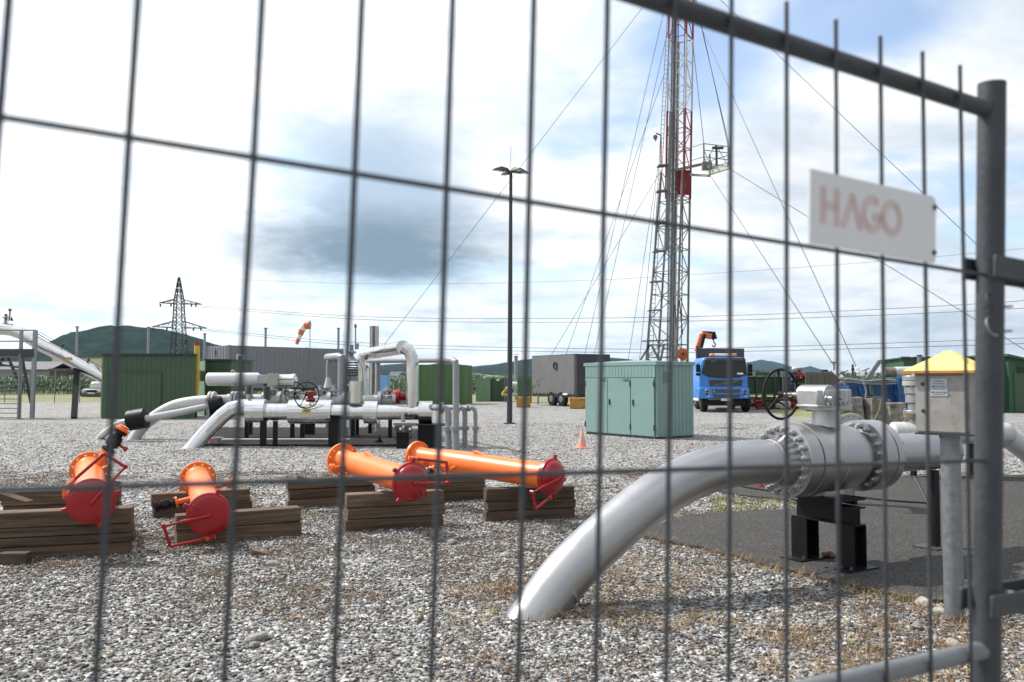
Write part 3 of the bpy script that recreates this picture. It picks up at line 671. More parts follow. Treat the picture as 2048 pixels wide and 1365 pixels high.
mb = MB().lathe(gx(1519, 12.7, .0), UP, [(0, .075), (.07, .075), (.10, .06), (.13, .04)], 16)
solo(mb, 'plastic_cap', 'darkred', 'small red cap on the ground behind the left valve flange', 'cap')
solo(MB().tube(spline([gx(1445, 13.2, .045), gx(1500, 12.4, .04), gx(1580, 11.9, .04), gx(1660, 11.8, .04), gx(1760, 11.2, .04), gx(1850, 10.9, .04)], 6), .012, 6), 'cable', 'rubber', 'thin black cable lying across the asphalt behind the valve', 'cable')
# ================================================================== ORANGE LAUNCHER TUBES
def launcher(near, far, ang, label, dome, valve, barrel):
    near = Vector(near); far = Vector(far); L_ = (far - near).length; ax = (far - near).normalized()
    x_ = ax.cross(UP).normalized(); z_ = x_.cross(ax).normalized()
    root = T('pig_launcher', label, 'pipe spool', near, 'orange pipe spools on timber')
    root.matrix_world = Matrix.Translation(near) @ Matrix((x_, ax, z_)).transposed().to_4x4()
    B = lambda mb, n, m, p=root, **k: mb.build(n, m, p, local=True, **k)
    Yv = Vector((0, 1, 0))
    r0, r1 = (.118, .142) if barrel else (.133, .137)
    B(MB().lathe((0, 0, 0), Yv, [(.07, r1), (L_ * .70, r1), (L_ * .72, r1 + .002), (L_ * .735, r1), (L_ * .83, r0), (L_ * .84, r0 + .002), (L_ * .85, r0), (L_ - .14, r0), (L_ - .09, r0 + .012), (L_ - .045, r0 + .028), (L_ - .04, r0 + .028)], 40), 'tube', 'orange')
    B(MB().holed((0, L_ - .04, 0), Yv, .197, r0 - .012, (12, .166, .0135), .038, 48), 'flange', 'orange', smooth=False)
    hubp = [(.015, .175), (.02, .186), (.06, .186), (.075, .165), (.10, r1 + .004)]
    B(MB().lathe((0, 0, 0), Yv, hubp, 40), 'closure_hub', 'red')
    capr = .204
    prof = [(.03, capr - .012), (.028, capr), (-.006, capr), (-.014, capr - .008), (-.016, capr - .02)]
    prof += [(-.016 - dome * (1 - (1 - math.cos(t)) ** 0) - dome * math.sin(t), (capr - .02) * math.cos(t)) for t in np.linspace(.12, math.pi / 2, 9)]
    cap = B(MB().lathe((0, 0, 0), Yv, prof, 48), 'closure_cap', 'red')
    # local frame seen from the closure end: right = +x, down = -z
    def q(a, r, y): return Vector((math.cos(R_(a)) * r, y, -math.sin(R_(a)) * r))
    yc = -.02 - dome
    for a in (ang + 62, ang + 150, ang + 240, ang - 60):
        p = q(a, capr + .018, .008); B(MB().bar(q(a, capr - .03, .008), q(a, capr + .042, .008), .045, .036, up=(0, 1, 0)), 'lug', 'red', cap, bevel=.006)
    B(MB().bar(q(ang + 75, capr * .55, yc * .75), q(ang + 75, capr * .86, yc * .45), .022, .045, up=(0, 1, 0)), 'grip', 'red', cap, bevel=.004)
    Bp, K, V = q(ang - 58, capr * 1.16, .045), q(ang, capr * 2.12, -.03), q(ang + 29, capr * 1.98, -.06)
    hd = B(MB().tube(spline([Bp, Bp.lerp(K, .88)], 2) + spline([Bp.lerp(K, .9), K, K.lerp(V, .14)], 5) + [V], .0148, 12), 'davit_arm', 'red')
    B(MB().cyl(Bp.lerp(K, -.10), Bp.lerp(K, .14), .021, 14), 'sleeve', 'orange', hd)
    B(MB().cyl(V + Vector((0, -.022, 0)), V + Vector((0, .03, 0)), .021, 12), 'pivot', 'red', hd)
    ctr = Vector((0, yc - .012, 0))
    B(MB().tube([V + Vector((0, -.012, 0)), V.lerp(ctr, .35), V.lerp(ctr, .36), ctr], [.011, .011, .017, .015], 10), 'closing_rod', 'red')
    B(MB().lathe(ctr + Vector((0, .03, 0)), -Yv, [(0, .026), (.03, .026), (.045, .016)], 12), 'boss', 'red', cap)
    def nozzle(y, a, ln, rr, fr, name='nozzle', par=root):
        d = Vector((math.cos(R_(a)), 0, -math.sin(R_(a)))); p0 = Vector((0, y, 0)) + d * (r0 - .02); p1 = Vector((0, y, 0)) + d * (r0 + ln)
        n_ = B(MB().cyl(p0, p1, rr, 16), name, 'orange', par)
        B(MB().lathe(p1, d, [(-.02, rr), (-.018, fr), (.002, fr), (.004, fr - .003)], 20), 'nozzle_flange', 'orange', n_)
        return n_, p1, d
    def black_valve(n_, p1, d, s_=1.0):
        v = B(MB().lathe(p1, d, [(.004, .058 * s_), (.022 * s_, .058 * s_), (.024 * s_, .036 * s_), (.05 * s_, .036 * s_), (.055 * s_, .052 * s_), (.10 * s_, .06 * s_), (.145 * s_, .052 * s_), (.15 * s_, .036 * s_), (.176 * s_, .036 * s_), (.178 * s_, .058 * s_), (.2 * s_, .058 * s_)], 18), 'black_valve', 'black', n_)
        u, w = perp(d)
        for t in (.013, .189):
            for i in range(6):
                a = i * math.pi / 3; c = p1 + d * (t * s_) + (u * math.cos(a) + w * math.sin(a)) * .05 * s_
                v2 = MB().cyl(c - d * .022, c + d * .022, .008 * s_, 6)
                o = B(v2, 'stud', 'black', n_)
        pv = p1 + d * (.10 * s_); side = Vector((0, -1, 0))
        o = B(MB().cyl(pv, pv + side * .10 * s_, .022 * s_, 10), 'valve_stem', 'black', n_)
        return p1 + d * (.205 * s_)
    if valve == 1:
        n_, p1, d = nozzle(L_ - .42, -58, .16, .045, .075); e = black_valve(n_, p1, d, 1.25)
        B(MB().lathe(e, d, [(0, .074), (.025, .074), (.03, .05), (.05, .05)], 18), 'end_flange', 'orange', n_)
        B(MB().cyl(p1 + d * .12, p1 + d * .12 + Vector((.10, -.03, -.07)), .016, 8).ball(p1 + d * .12 + Vector((.11, -.033, -.077)), .026, 8), 'valve_knob', 'darkred', n_)
        nozzle(L_ - .30, -20, .08, .026, .045); nozzle(.5, 178, .10, .024, .05)
        n2, p1, d = nozzle(L_ - .6, 15, .05, .024, .045); black_valve(n2, p1, d, .55)
        ch = MB()
        for i in range(16):
            a = -100 + i * 5.2; ch.torus(q(a, .170 + .012 * math.sin(i * 1.1), .075 + .006 * (i % 2)), (0, 1, 0) if i % 2 else (1, 0, .3), .013, .004, 10, 5)
        B(ch, 'chain', 'red')
    elif valve == 2:
        n_, p1, d = nozzle(L_ * .47, 168, .14, .026, .058); e = black_valve(n_, p1, d, 1.0)
        B(MB().tube([p1 + d * .10 + Vector((0, 0, .05)), p1 + d * .10 + Vector((0, 0, .11)), p1 - d * .10 + Vector((0, .02, .15))], .006, 8), 'valve_lever', 'darkred', n_)
        n2, p1, d = nozzle(L_ * .62, -12, .16, .022, .052); B(MB().lathe(p1, d, [(.012, .052), (.034, .052)], 18), 'blind_flange', 'orange', n2)
        for i in range(6):
            a = i * math.pi / 3; u, w = perp(d); c = p1 + (u * math.cos(a) + w * math.sin(a)) * .040; B(MB().cyl(c - d * .03, c + d * .055, .007, 6), 'stud', 'orange', n2)
        nozzle(L_ * .62, 190, .09, .032, .04); nozzle(L_ - .42, 185, .07, .02, .03)
    elif valve == 3:
        n2, p1, d = nozzle(L_ - .40, 172, .16, .018, .050); B(MB().lathe(p1, d, [(.012, .050), (.034, .050)], 18), 'blind_flange', 'orange', n2)
        for i in range(6):
            a = i * math.pi / 3; u, w = perp(d); c = p1 + (u * math.cos(a) + w * math.sin(a)) * .038; B(MB().cyl(c - d * .03, c + d * .055, .007, 6), 'stud', 'orange', n2)
        B(MB().bar((0.0, L_ * .52, r1 - .01), (0.0, L_ * .62, r1 + .03), .05, .02), 'lifting_eye', 'orange')
    else:
        n_, p1, d = nozzle(L_ * .80, 140, .07, .03, .058); black_valve(n_, p1, d, .85)
        n2, p1, d = nozzle(L_ * .70, 158, .08, .026, .05); B(MB().tube([p1, p1 + d * .03, p1 + d * .05 + Vector((0, -.14, .03))], .007, 8), 'valve_lever', 'darkred', n2)
        nozzle(L_ * .62, 165, .09, .018, .024); nozzle(L_ - .30, 168, .05, .02, .026)
        B(MB().bar((0.0, L_ * .46, r1 - .01), (0.0, L_ * .54, r1 + .022), .06, .02), 'lifting_eye', 'orange')
    return root
launcher(at(183, 1003, 7.62), at(179, 940, 9.25), -78, 'leftmost orange spool with flat red closure, chain and tall black valve', .03, 1, False)
launcher(at(418, 1029, 8.12), at(396, 957, 9.95), 141, 'orange spool with red closure and black valve sticking out left, second from left', .03, 2, False)
launcher(at(822, 964, 8.80), at(684, 919, 10.35), -25, 'orange spool with domed red closure, middle right, handle reaching right', .085, 3, True)
launcher(at(1104, 954, 9.45), at(833, 913, 11.0), 133, 'rightmost long orange spool with domed red closure and handle hanging left', .085, 4, True)

# ================================================================== TIMBER
def beam(xl, yl, xr, yr, z0, h, dep, label, jit=0.0):
    a = gp(xl, yl); b_ = gp(xr, yr); d = (b_ - a); n = Vector((-d.y, d.x, 0)).normalized()
    if n.y < 0: n = -n
    c = (a + b_) / 2 + n * (dep / 2 + random.uniform(-.014, .014)) + d.normalized() * jit
    L_ = d.length; k = 7; vs = []
    for i in range(k):
        t = -L_ / 2 + L_ * i / (k - 1)
        for s_, z in ((-1, 0), (1, 0), (1, 1), (-1, 1)):
            e = lambda q: mnoise.noise(Vector((c.x * 3 + t * 2.3, c.y * 5 + s_ * 3, z0 * 9 + q + z * 2))) * .005
            vs.append(Vector((t + (e(9) * 3 if i in (0, k - 1) else 0), s_ * dep / 2 + e(1), z * h + (e(3) if z else e(5) * .4))))
    fs = [tuple(reversed(range(4))), tuple(range(4 * (k - 1), 4 * k))] + [(i * 4 + j, i * 4 + (j + 1) % 4, (i + 1) * 4 + (j + 1) % 4, (i + 1) * 4 + j) for i in range(k - 1) for j in range(4)]
    o = MB().add(vs, fs).build('wooden_sleeper', 'wood', None, bevel=.009)
    o.location = (c.x, c.y, z0); o.rotation_euler = (0, 0, math.atan2(d.y, d.x) + random.uniform(-.006, .006))
    return tag(o, label, 'timber', 'timber beams under the orange spools')
def stack(xl, yl, xr, yr, hs, dep, where):
    z = 0.0; n = len(hs)
    for i, h in enumerate(hs):
        pos = ('bottom' if i == 0 else 'top' if i == n - 1 else 'middle' if n == 3 else ('second from bottom' if i == 1 else 'third from bottom'))
        beam(xl, yl, xr, yr, z, h - .006, dep + random.uniform(-.01, .01), f'{pos} timber beam of the {where}', random.uniform(-.025, .025)); z += h
stack(-60, 1124, 263, 1106, (.105, .085, .085, .145), .19, 'big front stack at the left edge')
stack(4, 1062, 240, 1052, (.14, .12, .155), .17, 'rear stack behind the leftmost spool')
stack(356, 1092, 606, 1071, (.145, .15), .17, 'front stack under the second spool')
stack(304, 1038, 502, 1024, (.135, .15), .17, 'rear stack under the second spool')
stack(694, 1064, 889, 1053, (.125, .12, .15), .17, 'front stack under the third spool')
stack(576, 1018, 748, 1007, (.11, .125, .125), .17, 'rear stack under the third spool')
stack(976, 1044, 1153, 1036, (.12, .105, .15), .17, 'front stack under the rightmost spool')
stack(800, 1008, 972, 999, (.12, .115, .13), .17, 'rear stack under the rightmost spool')
def wedge(c, rz, l, h, w, label, fl=1):
    mb = MB().prism([(-l / 2 * fl, -w / 2, 0), (l / 2 * fl, -w / 2, 0), (-l / 2 * fl, -w / 2, h)], (0, w, 0))
    o = mb.build('wooden_wedge', 'wood', None, bevel=.003); o.location = c; o.rotation_euler = (0, 0, rz); tag(o, label, 'wedge', 'wooden wedges')
g = gx(617, 10.52, .36); wedge(g, -.12, .23, .075, .10, 'wooden wedge lying on the rear stack under the third spool')
g = gx(37, 8.42, .415); wedge((g.x, g.y, .418), -.15, .32, .085, .12, 'wooden wedge on the rear stack at the far left')
g = gp(522, 1109); wedge(g, .25, .17, .055, .09, 'loose wooden wedge lying on the gravel before the second spool')
g = gp(29, 1128); solo(MB().box((0, 0, .05), (.24, .10, .10), .08).add([], []), 'wood_block', 'wood', 'short offcut of wood on the gravel by the left front stack', 'block', base=(0, 0, 0), bevel=.006).location = g

# ================================================================== GRAVEL STONES (uncountable)
def stones(name, n, y0, y1, smin, smax, mat, faces20=True, dens_pow=1.0, keep=None, sink=.35):
    if faces20:
        t = (1 + 5 ** .5) / 2
        bv = np.array([(-1, t, 0), (1, t, 0), (-1, -t, 0), (1, -t, 0), (0, -1, t), (0, 1, t), (0, -1, -t), (0, 1, -t), (t, 0, -1), (t, 0, 1), (-t, 0, -1), (-t, 0, 1)], float) / 1.9
        bf = np.array([(0, 11, 5), (0, 5, 1), (0, 1, 7), (0, 7, 10), (0, 10, 11), (1, 5, 9), (5, 11, 4), (11, 10, 2), (10, 7, 6), (7, 1, 8), (3, 9, 4), (3, 4, 2), (3, 2, 6), (3, 6, 8), (3, 8, 9), (4, 9, 5), (2, 4, 11), (6, 2, 10), (8, 6, 7), (9, 8, 1)])
    else:
        bv = np.array([(1, 0, 0), (-1, 0, 0), (0, 1, 0), (0, -1, 0), (0, 0, 1), (0, 0, -1)], float); bf = np.array([(0, 2, 4), (2, 1, 4), (1, 3, 4), (3, 0, 4), (2, 0, 5), (1, 2, 5), (3, 1, 5), (0, 3, 5)])
    Yv = np.sqrt(rng.uniform(y0 ** 2, y1 ** 2, n)) if dens_pow == 1 else y0 * (y1 / y0) ** rng.uniform(0, 1, n)
    Xv = rng.uniform(-.66, .66, n) * Yv
    ok = ~in_poly(Xv, Yv, PADN)
    if keep is not None: ok &= keep(Xv, Yv)
    Xv, Yv = Xv[ok], Yv[ok]; n = len(Xv); k = len(bv)
    s = (smin + (smax - smin) * rng.uniform(0, 1, n) ** 2.2)[:, None, None]
    V = bv[None] * rng.uniform(.5, 1.35, (n, k, 1)) * s
    sc = np.stack([rng.uniform(.8, 1.35, n), rng.uniform(.7, 1.1, n), rng.uniform(.35, .7, n)], 1)[:, None, :]
    V = V * sc
    a = rng.uniform(0, 2 * np.pi, n); ca, sa = np.cos(a)[:, None], np.sin(a)[:, None]
    b = rng.uniform(-.5, .5, n); cb_, sb_ = np.cos(b)[:, None], np.sin(b)[:, None]
    y_, z_ = V[..., 1] * cb_ - V[..., 2] * sb_, V[..., 1] * sb_ + V[..., 2] * cb_
    x_ = V[..., 0]; X2 = x_ * ca - y_ * sa; Y2 = x_ * sa + y_ * ca
    Vw = np.stack([X2 + Xv[:, None], Y2 + Yv[:, None], z_ + s[..., 0] * sink], -1).reshape(-1, 3)
    Fw = (bf[None] + (np.arange(n) * k)[:, None, None]).reshape(-1, 3)
    me = bpy.data.meshes.new(name); nf = len(Fw)
    me.vertices.add(len(Vw)); me.vertices.foreach_set('co', Vw.ravel().astype(np.float32))
    me.loops.add(nf * 3); me.loops.foreach_set('vertex_index', Fw.ravel().astype(np.int32))
    me.polygons.add(nf); me.polygons.foreach_set('loop_start', (np.arange(nf) * 3).astype(np.int32)); me.polygons.foreach_set('loop_total', np.full(nf, 3, np.int32))
    me.update(calc_edges=True); me.validate(); me.materials.append(mat)
    o = bpy.data.objects.new(name, me); COL.objects.link(o); return o
def stone_mat(name='gravel_stone', gain=1.0, soil=.72):
    m, N, L, B = new_mat(name)
    g = N.new('ShaderNodeNewGeometry'); r = N.new('ShaderNodeValToRGB'); L.new(g.outputs['Random Per Island'], r.inputs[0]); e = r.color_ramp.elements
    st = [(0, (.025, .025, .027)), (.25, (.065, .065, .066)), (.48, (.14, .14, .137)), (.66, (.23, .226, .215)), (.8, (.37, .363, .35)), (.91, (.68, .67, .65)), (.935, (.32, .22, .12)), (1, (.13, .088, .055))]
    while len(e) < len(st): e.new(.5)
    for i, (p, c) in enumerate(st): e[i].position = p; e[i].color = (*[min(.8, q * gain) for q in c], 1)
    n = N.new('ShaderNodeTexNoise'); tc = N.new('ShaderNodeTexCoord'); L.new(tc.outputs['Object'], n.inputs[0]); n.inputs['Scale'].default_value = 90; n.inputs['Detail'].default_value = 4
    mx = N.new('ShaderNodeMix'); mx.data_type = 'RGBA'; mx.blend_type = 'MULTIPLY'; mx.inputs[0].default_value = .6; L.new(r.outputs[0], mx.inputs[6])
    mr = N.new('ShaderNodeMapRange'); L.new(n.outputs[0], mr.inputs[0]); mr.inputs[1].default_value = .3; mr.inputs[2].default_value = .7; mr.inputs[3].default_value = .55; mr.inputs[4].default_value = 1.3
    L.new(mr.outputs[0], mx.inputs[7])
    n5 = N.new('ShaderNodeTexNoise'); L.new(tc.outputs['Object'], n5.inputs[0]); n5.inputs['Scale'].default_value = .85; n5.inputs['Detail'].default_value = 7; n5.inputs['Roughness'].default_value = .7
    m5 = N.new('ShaderNodeMapRange'); L.new(n5.outputs[0], m5.inputs[0]); m5.inputs[1].default_value = .50; m5.inputs[2].default_value = .64; m5.inputs[4].default_value = soil
    x5 = N.new('ShaderNodeMix'); x5.data_type = 'RGBA'; x5.blend_type = 'MIX'; L.new(m5.outputs[0], x5.inputs[0]); L.new(mx.outputs[2], x5.inputs[6]); x5.inputs[7].default_value = (.085, .055, .032, 1)
    L.new(x5.outputs[2], B.inputs['Base Color']); B.inputs['Roughness'].default_value = .8
    return m
M['stone'] = stone_mat()
M['stone_clean'] = stone_mat('clean_gravel_stone', 1.4, .30)
M['pebble'] = PM('pebble_stone', (.26, .245, .22), .85, 0, .4, 30, .5, 60, rnd=.45)
def patchy(x, y, lo=.0, sc=.55):
    return np.array([mnoise.fractal(Vector((a * sc, b * sc, 7.3)), .8, 2.0, 4) + .25 * mnoise.noise(Vector((a * 2.7, b * 2.7, 1.))) for a, b in zip(x, y)])
tag(stones('gravel_stones', 100000, 4.2, 10.5, .0055, .0165, M['stone'], True), 'loose grey and white crushed stones covering the near yard', 'gravel', kind='stuff')
tag(stones('gravel_stones', 66000, 10.5, 32, .010, .025, M['stone_clean'], False, 0), 'loose grey crushed stones covering the middle of the yard', 'gravel', kind='stuff')
# bigger pebbles one can pick out
peb = [(905, 1088, .075, 'largest flat white stone lying between the third and fourth spools'), (1010, 1112, .05, 'pale stone just before the rightmost timber stack'), (548, 1131, .06, 'smooth pale stone in front of the loose wooden wedge'), (690, 1130, .045, 'small pale stone before the third timber stack'), (835, 1120, .04, 'flat pale stone before the domed red closure'),
       (512, 1281, .07, 'big rounded white stone alone in the near gravel'), (506, 1293, .05, 'lower grey stone touching the big rounded white one'), (1880, 1226, .06, 'grey stone beside the foot of the cabinet post'), (1850, 1212, .07, 'long grey stone at the edge of the asphalt left of the cabinet post'),
       (1830, 1257, .05, 'pale stone in the dry grass left of the cabinet post'), (1955, 1235, .085, 'brown stone between cabinet post and fence post'), (1905, 1290, .05, 'bright white stone in front of the cabinet post'), (60, 1232, .05, 'pale stone near the left edge below the timber'), (1155, 1222, .045, 'yellowish stone at the foot of the bent silver pipe')]
for i, (x, y, r, lab) in enumerate(peb):
    p = gp(x, y); mb = MB().ball((0, 0, 0), (r, r * .72, r * .45), 12)
    mb.v = [v * (1 + .55 * mnoise.noise(v / r * .9 + Vector((i * 3.1, 0, 0))) + .25 * mnoise.noise(v / r * 2.3 + Vector((0, i * 1.7, 0)))) for v in mb.v]
    o = mb.build('pebble', M['pebble'], None, ang=28); o.location = (p.x, p.y, r * .2); o.rotation_euler = (random.uniform(-.2, .2), random.uniform(-.2, .2), random.uniform(0, 6))
    tag(o, lab, 'stone', 'larger pebbles in the gravel')
# ================================================================== DRY GRASS AND WEEDS (uncountable)
def blades(name, cen, per, rad, hmin, hmax, lean, wid, mat, label, cat):
    V = []; Fc = []
    for (cx, cy) in cen:
        for _ in range(random.randint(max(1, per // 2), per)):
            a = random.uniform(0, 6.283); rr = rad * random.random() ** .6; x, y = cx + rr * math.cos(a), cy + rr * math.sin(a) * .8
            h = random.uniform(hmin, hmax); b = random.uniform(0, 6.283); ln = random.uniform(*lean) * h; w = wid * random.uniform(.6, 1.3)
            dx, dy = math.cos(b), math.sin(b); o = len(V); px_, py_ = -dy * w, dx * w
            V += [(x - px_, y - py_, 0), (x + px_, y + py_, 0), (x + dx * ln * .4 + px_ * .7, y + dy * ln * .4 + py_ * .7, h * .7), (x + dx * ln * .4 - px_ * .7, y + dy * ln * .4 - py_ * .7, h * .7), (x + dx * ln, y + dy * ln, h * (1 if lean[1] < 1.5 else .55))]
            Fc += [(o, o + 1, o + 2, o + 3), (o + 3, o + 2, o + 4)]
    mb = MB(); mb.v = [Vector(v) for v in V]; mb.f = Fc
    me = bpy.data.meshes.new(name); me.from_pydata(V, [], Fc); me.materials.append(M[mat]); o = bpy.data.objects.new(name, me); COL.objects.link(o)
    return tag(o, label, cat, kind='stuff')
def scatter(n, y0, y1, thr, sc=.55, xr=(-.64, .64), bias=0.0):
    out = []
    while len(out) < n:
        y = math.sqrt(random.uniform(y0 * y0, y1 * y1)); x = random.uniform(*xr) * y
        v = mnoise.fractal(Vector((x * sc, y * sc, 7.3)), .8, 2.0, 4) + .2 * mnoise.noise(Vector((x * 2.7, y * 2.7, 1.))) + bias * max(0, x / y)
        if v > thr and not in_poly(np.array([x]), np.array([y]), PADN)[0]: out.append((x, y))
    return out
edge = [(x + random.gauss(0, .06), y - abs(random.gauss(0, .10)) - .03) for (x, y) in pad2 if y < 9 for _ in range(2)]
blades('dead_weeds', scatter(4600, 4.2, 15, .06, .75, (-.64, .64), .2), 18, .085, .010, .030, (.8, 2.6), .0030, 'deadmoss', 'brown dead weeds matted between the stones', 'dead weeds')
blades('dry_grass', scatter(420, 4.2, 8, .10, .55, (-.1, .64), .6) + edge, 11, .10, .03, .10, (.7, 2.8), .0020, 'drygrass', 'straw coloured dry grass along the asphalt and gravel', 'dry grass')
gr = [gp(x + random.uniform(-8, 8), y + random.uniform(-4, 4)) for x, y in ((1000, 1232), (1300, 1118), (1345, 1126), (1400, 1135), (1520, 1128), (1560, 1145), (1700, 1290), (845, 1190), (850, 1235), (1110, 860 + 300), (680, 1220), (640, 1150), (1235, 1255), (960, 1240), (1765, 1310), (590, 985 + 200), (1130, 1190), (1870, 1205), (1390, 1232), (1060, 1100), (1110, 1110))]
gr = [(p.x, p.y) for p in gr] + [(p.x, p.y) for p in [gp(random.uniform(1425, 1590), random.uniform(998, 1024)) for _ in range(120)]] + [(x, y) for x, y in edge if random.random() < .10] + scatter(70, 5, 22, .0)
blades('green_weeds', gr, 12, .06, .015, .055, (.3, 1.4), .0045, 'weed', 'small green weeds sprouting from the gravel and pad edge', 'weeds')
# ================================================================== SILVER PIPEWORK ON THE LEFT SLAB
SY = 20.6
def Z(y, Y=SY): return at(1024, y, Y).z
sl = [gp(372, 893), gp(862, 894), gp(880, 866), gp(790, 858), gp(420, 858), gp(395, 868)]
struct(tess_prism([(p.x, p.y) for p in sl], -.05, .05), 'concrete_slab', 'slab', smooth=False)
ip = T('insulated_pipeline', 'shiny aluminium clad pipe line rising from the gravel into a header with an arch', 'pipeline', gp(388, 897))
def clad(pts, r, name, n=28, seams=True, par=ip, mat='alu'):
    o = MB().tube(pts, r, n).build(name, mat, par)
    if seams and len(pts) > 2:
        for a, b_ in zip(pts[1:-1], pts[2:]): MB().lathe(a, (b_ - a), [(-.006, r + .001), (-.003, r + .006), (.003, r + .006), (.006, r + .001)], n).build('seam', mat, o)
    return o
e0 = gp(388, 897); e0.z = -.25
clad([e0 + Vector((-.25, 0, 0)), at(412, 865, SY), at(444, 833, SY), at(462, 819, SY), at(481, 814, SY), at(505, 813, SY)], .185, 'entry_bend')
H = lambda x, y=825: at(x, y, SY)
MB().lathe(H(494, 822), (1, 0, 0), [(0, .19), (.006, .275), (.03, .28), (.46, .28), (.47, .2)], 32).build('header_drum', 'alu', ip)
clad([H(524, 826) + Vector((0, .25, 0)), H(530, 825), H(536, 824), H(545, 824), H(556, 824), H(580, 824)], .20, 'elbow')
MB().lathe(H(578, 824), (1, 0, 0), [(0, .205), (.012, .285), (.06, .29), (1.05, .29), (1.06, .2)], 36).build('valve_jacket', 'alu', ip)
clad([H(664, 825), H(700, 825), H(732, 825)], .182, 'pipe'); MB().lathe(H(729, 825), (1, 0, 0), [(0, .2), (.005, .27), (.33, .27), (.335, .2)], 36).build('flange_jacket', 'alu', ip)
clad([H(754, 825), H(783, 825), H(812, 825), H(842, 825)], .182, 'pipe'); MB().lathe(H(838, 825), (1, 0, 0), [(0, .2), (.005, .27), (.33, .27), (.335, 0)], 36).build('end_jacket', 'alu', ip)
MB().box(H(621, 824) + Vector((-.03, -.292, .02)), (.21, .006, .09)).build('warning_label', 'yellow', ip)
tl = MB(); [tl.box(H(621, 824) + Vector((-.03, -.2965, .02 + dz)), (w, .002, .012)) for dz, w in ((.028, .10), (.008, .14), (-.022, .03))]; tl.build('printing', 'ink', ip, smooth=False)
RB = 25.2
top_r = [H(825, 815), H(825, 790), H(825, 736), H(824, 716), H(818, 702), H(806, 695)]
A_, B_ = at(806, 695, SY), at(737, 708, RB)
clad(top_r, .152, 'riser'); clad([A_, A_.lerp(B_, .33), A_.lerp(B_, .66), B_, at(725, 712, RB), at(720, 722, RB), at(728, 735, RB) * .0 + at(727, 738, RB), at(728, 760, RB), at(729, 803, RB)], .168, 'arch')
MB().lathe(H(711, 806), UP, [(0, .03), (.001, .17), (.52, .17), (.525, .06)], 28).build('pot', 'alu', ip)
clad([at(705, 775, SY + .3), at(700, 772, SY + .5), at(697, 780, SY + .6)], .06, 'pot_pipe', 14)
# handwheel and red gear on the jacket
gx_ = H(621, 790); MB().lathe(H(621, 800), UP, [(0, .12), (.05, .10), (.06, .07), (.12, .07), (.125, .12), (.20, .12), (.21, .06)], 18).build('red_gear', 'darkred', ip)
MB().bar(H(610, 788), H(633, 788), .14, .11).build('red_gear', 'darkred', ip, bevel=.02)
def wheel(c, R, nrm, par, name='handwheel'):
    o = MB().torus(c, nrm, R, .014, 44, 8).build(name, 'rubber', par); u, w = perp(Vector(nrm))
    for i in range(5):
        a = i * 2 * math.pi / 5 + .4; d = u * math.cos(a) + w * math.sin(a); MB().bar(c, c + d * R, .016, .012).build('spoke', 'rubber', o)
    MB().lathe(c, nrm, [(-.04, .03), (.04, .03)], 12).build('hub', 'rubber', o); return o
wheel(H(620, 790) + Vector((0, -.34, 0)), .305, (.1, 1, 0), ip)
MB().cyl(H(620, 790) + Vector((0, -.34, 0)), H(620, 790), .02, 8).build('spindle', 'darkred', ip)
# small bore link with union
MB().tube([H(497, 806), H(497, 824), H(503, 828), H(520, 829), H(532, 829)], .022, 8).build('bypass', 'silver2', ip)
for x in (502, 510, 522): MB().lathe(H(x, 829), (1, 0, 0), [(-.03, .05), (.03, .05)], 12).build('union', 'silver2', ip)
MB().lathe(H(497, 806), UP, [(-.1, .07), (.02, .07), (.03, .04), (.12, .04), (.13, .06), (.2, .06)], 14).build('drain_valve', 'silver2', ip)
for x, w in ((526, .11), (552, .10), (521, .09)):
    pass
def blackleg(px, Yg, ztop, w, label, zb=.05, dep=None):
    b_ = gx(px, Yg, zb); r = T('pipe_support', label, 'pipe support', b_, 'black posts under the left pipework')
    MB().box(b_ + UP * ((ztop - zb) / 2), (w, dep or w, ztop - zb)).build('post', 'black', r, bevel=.004); MB().box(b_ + UP * (ztop - .02), (w * 1.5, (dep or w) * 1.5, .03)).build('saddle', 'black', r)
blackleg(528, 20.55, .61, .13, 'black post under the aluminium elbow, left one of the front pair'); blackleg(552, 20.55, .62, .10, 'black post under the aluminium elbow, right one of the front pair')
blackleg(671, 20.55, .64, .27, 'broad black pedestal under the middle of the header'); blackleg(860, 20.5, .56, .52, 'wide black box stand under the right end of the header', 0.0)
for x, Yg in ((495, 23.0), (500, 24.5), (586, 22.4), (606, 22.0), (612, 24.5), (625, 24.5), (707, 23.5), (715, 24.2), (781, 23.0), (741, 25.0)): blackleg(x, Yg, .72, .10 if x not in (500, 612, 625) else .16, f'thin black post on the slab behind the header, {["first","second","third","fourth","fifth","sixth","seventh","eighth","ninth","tenth"][[495,500,586,606,612,625,707,715,741,781].index(x)]} from left')
# rear header hidden behind the front one
rp = T('rear_header', 'grey pipe header running behind the aluminium line', 'pipeline', gx(640, 23.4, .05))
MB().tube([at(455, 800, 23.4), at(600, 802, 23.4), at(830, 802, 23.6)], .16, 20).build('pipe', 'whitepipe', rp)
for x in (470, 488, 530, 560, 590, 660, 690, 760, 790): 
    MB().lathe(at(x, 801, 23.4), (1, 0, 0), [(-.05, .24), (.05, .24)], 20).build('flange', 'silver2', rp)
for x in (545, 575, 640, 668, 775): MB().lathe(at(x, 797, 23.4), UP, [(.1, .09), (.18, .09), (.19, .14), (.25, .14), (.26, .05), (.36, .05)], 14).build('valve_top', 'silver2', rp)
MB().lathe(at(785, 793, 23.4), (1, 0, 0), [(0, .16), (.1, .19), (.2, .19), (.22, .1), (.36, .1), (.38, .17), (.46, .15)], 18).build('red_actuator', 'red', rp)
wheel(at(590, 788, 22.9), .31, (.3, 1, 0), rp)
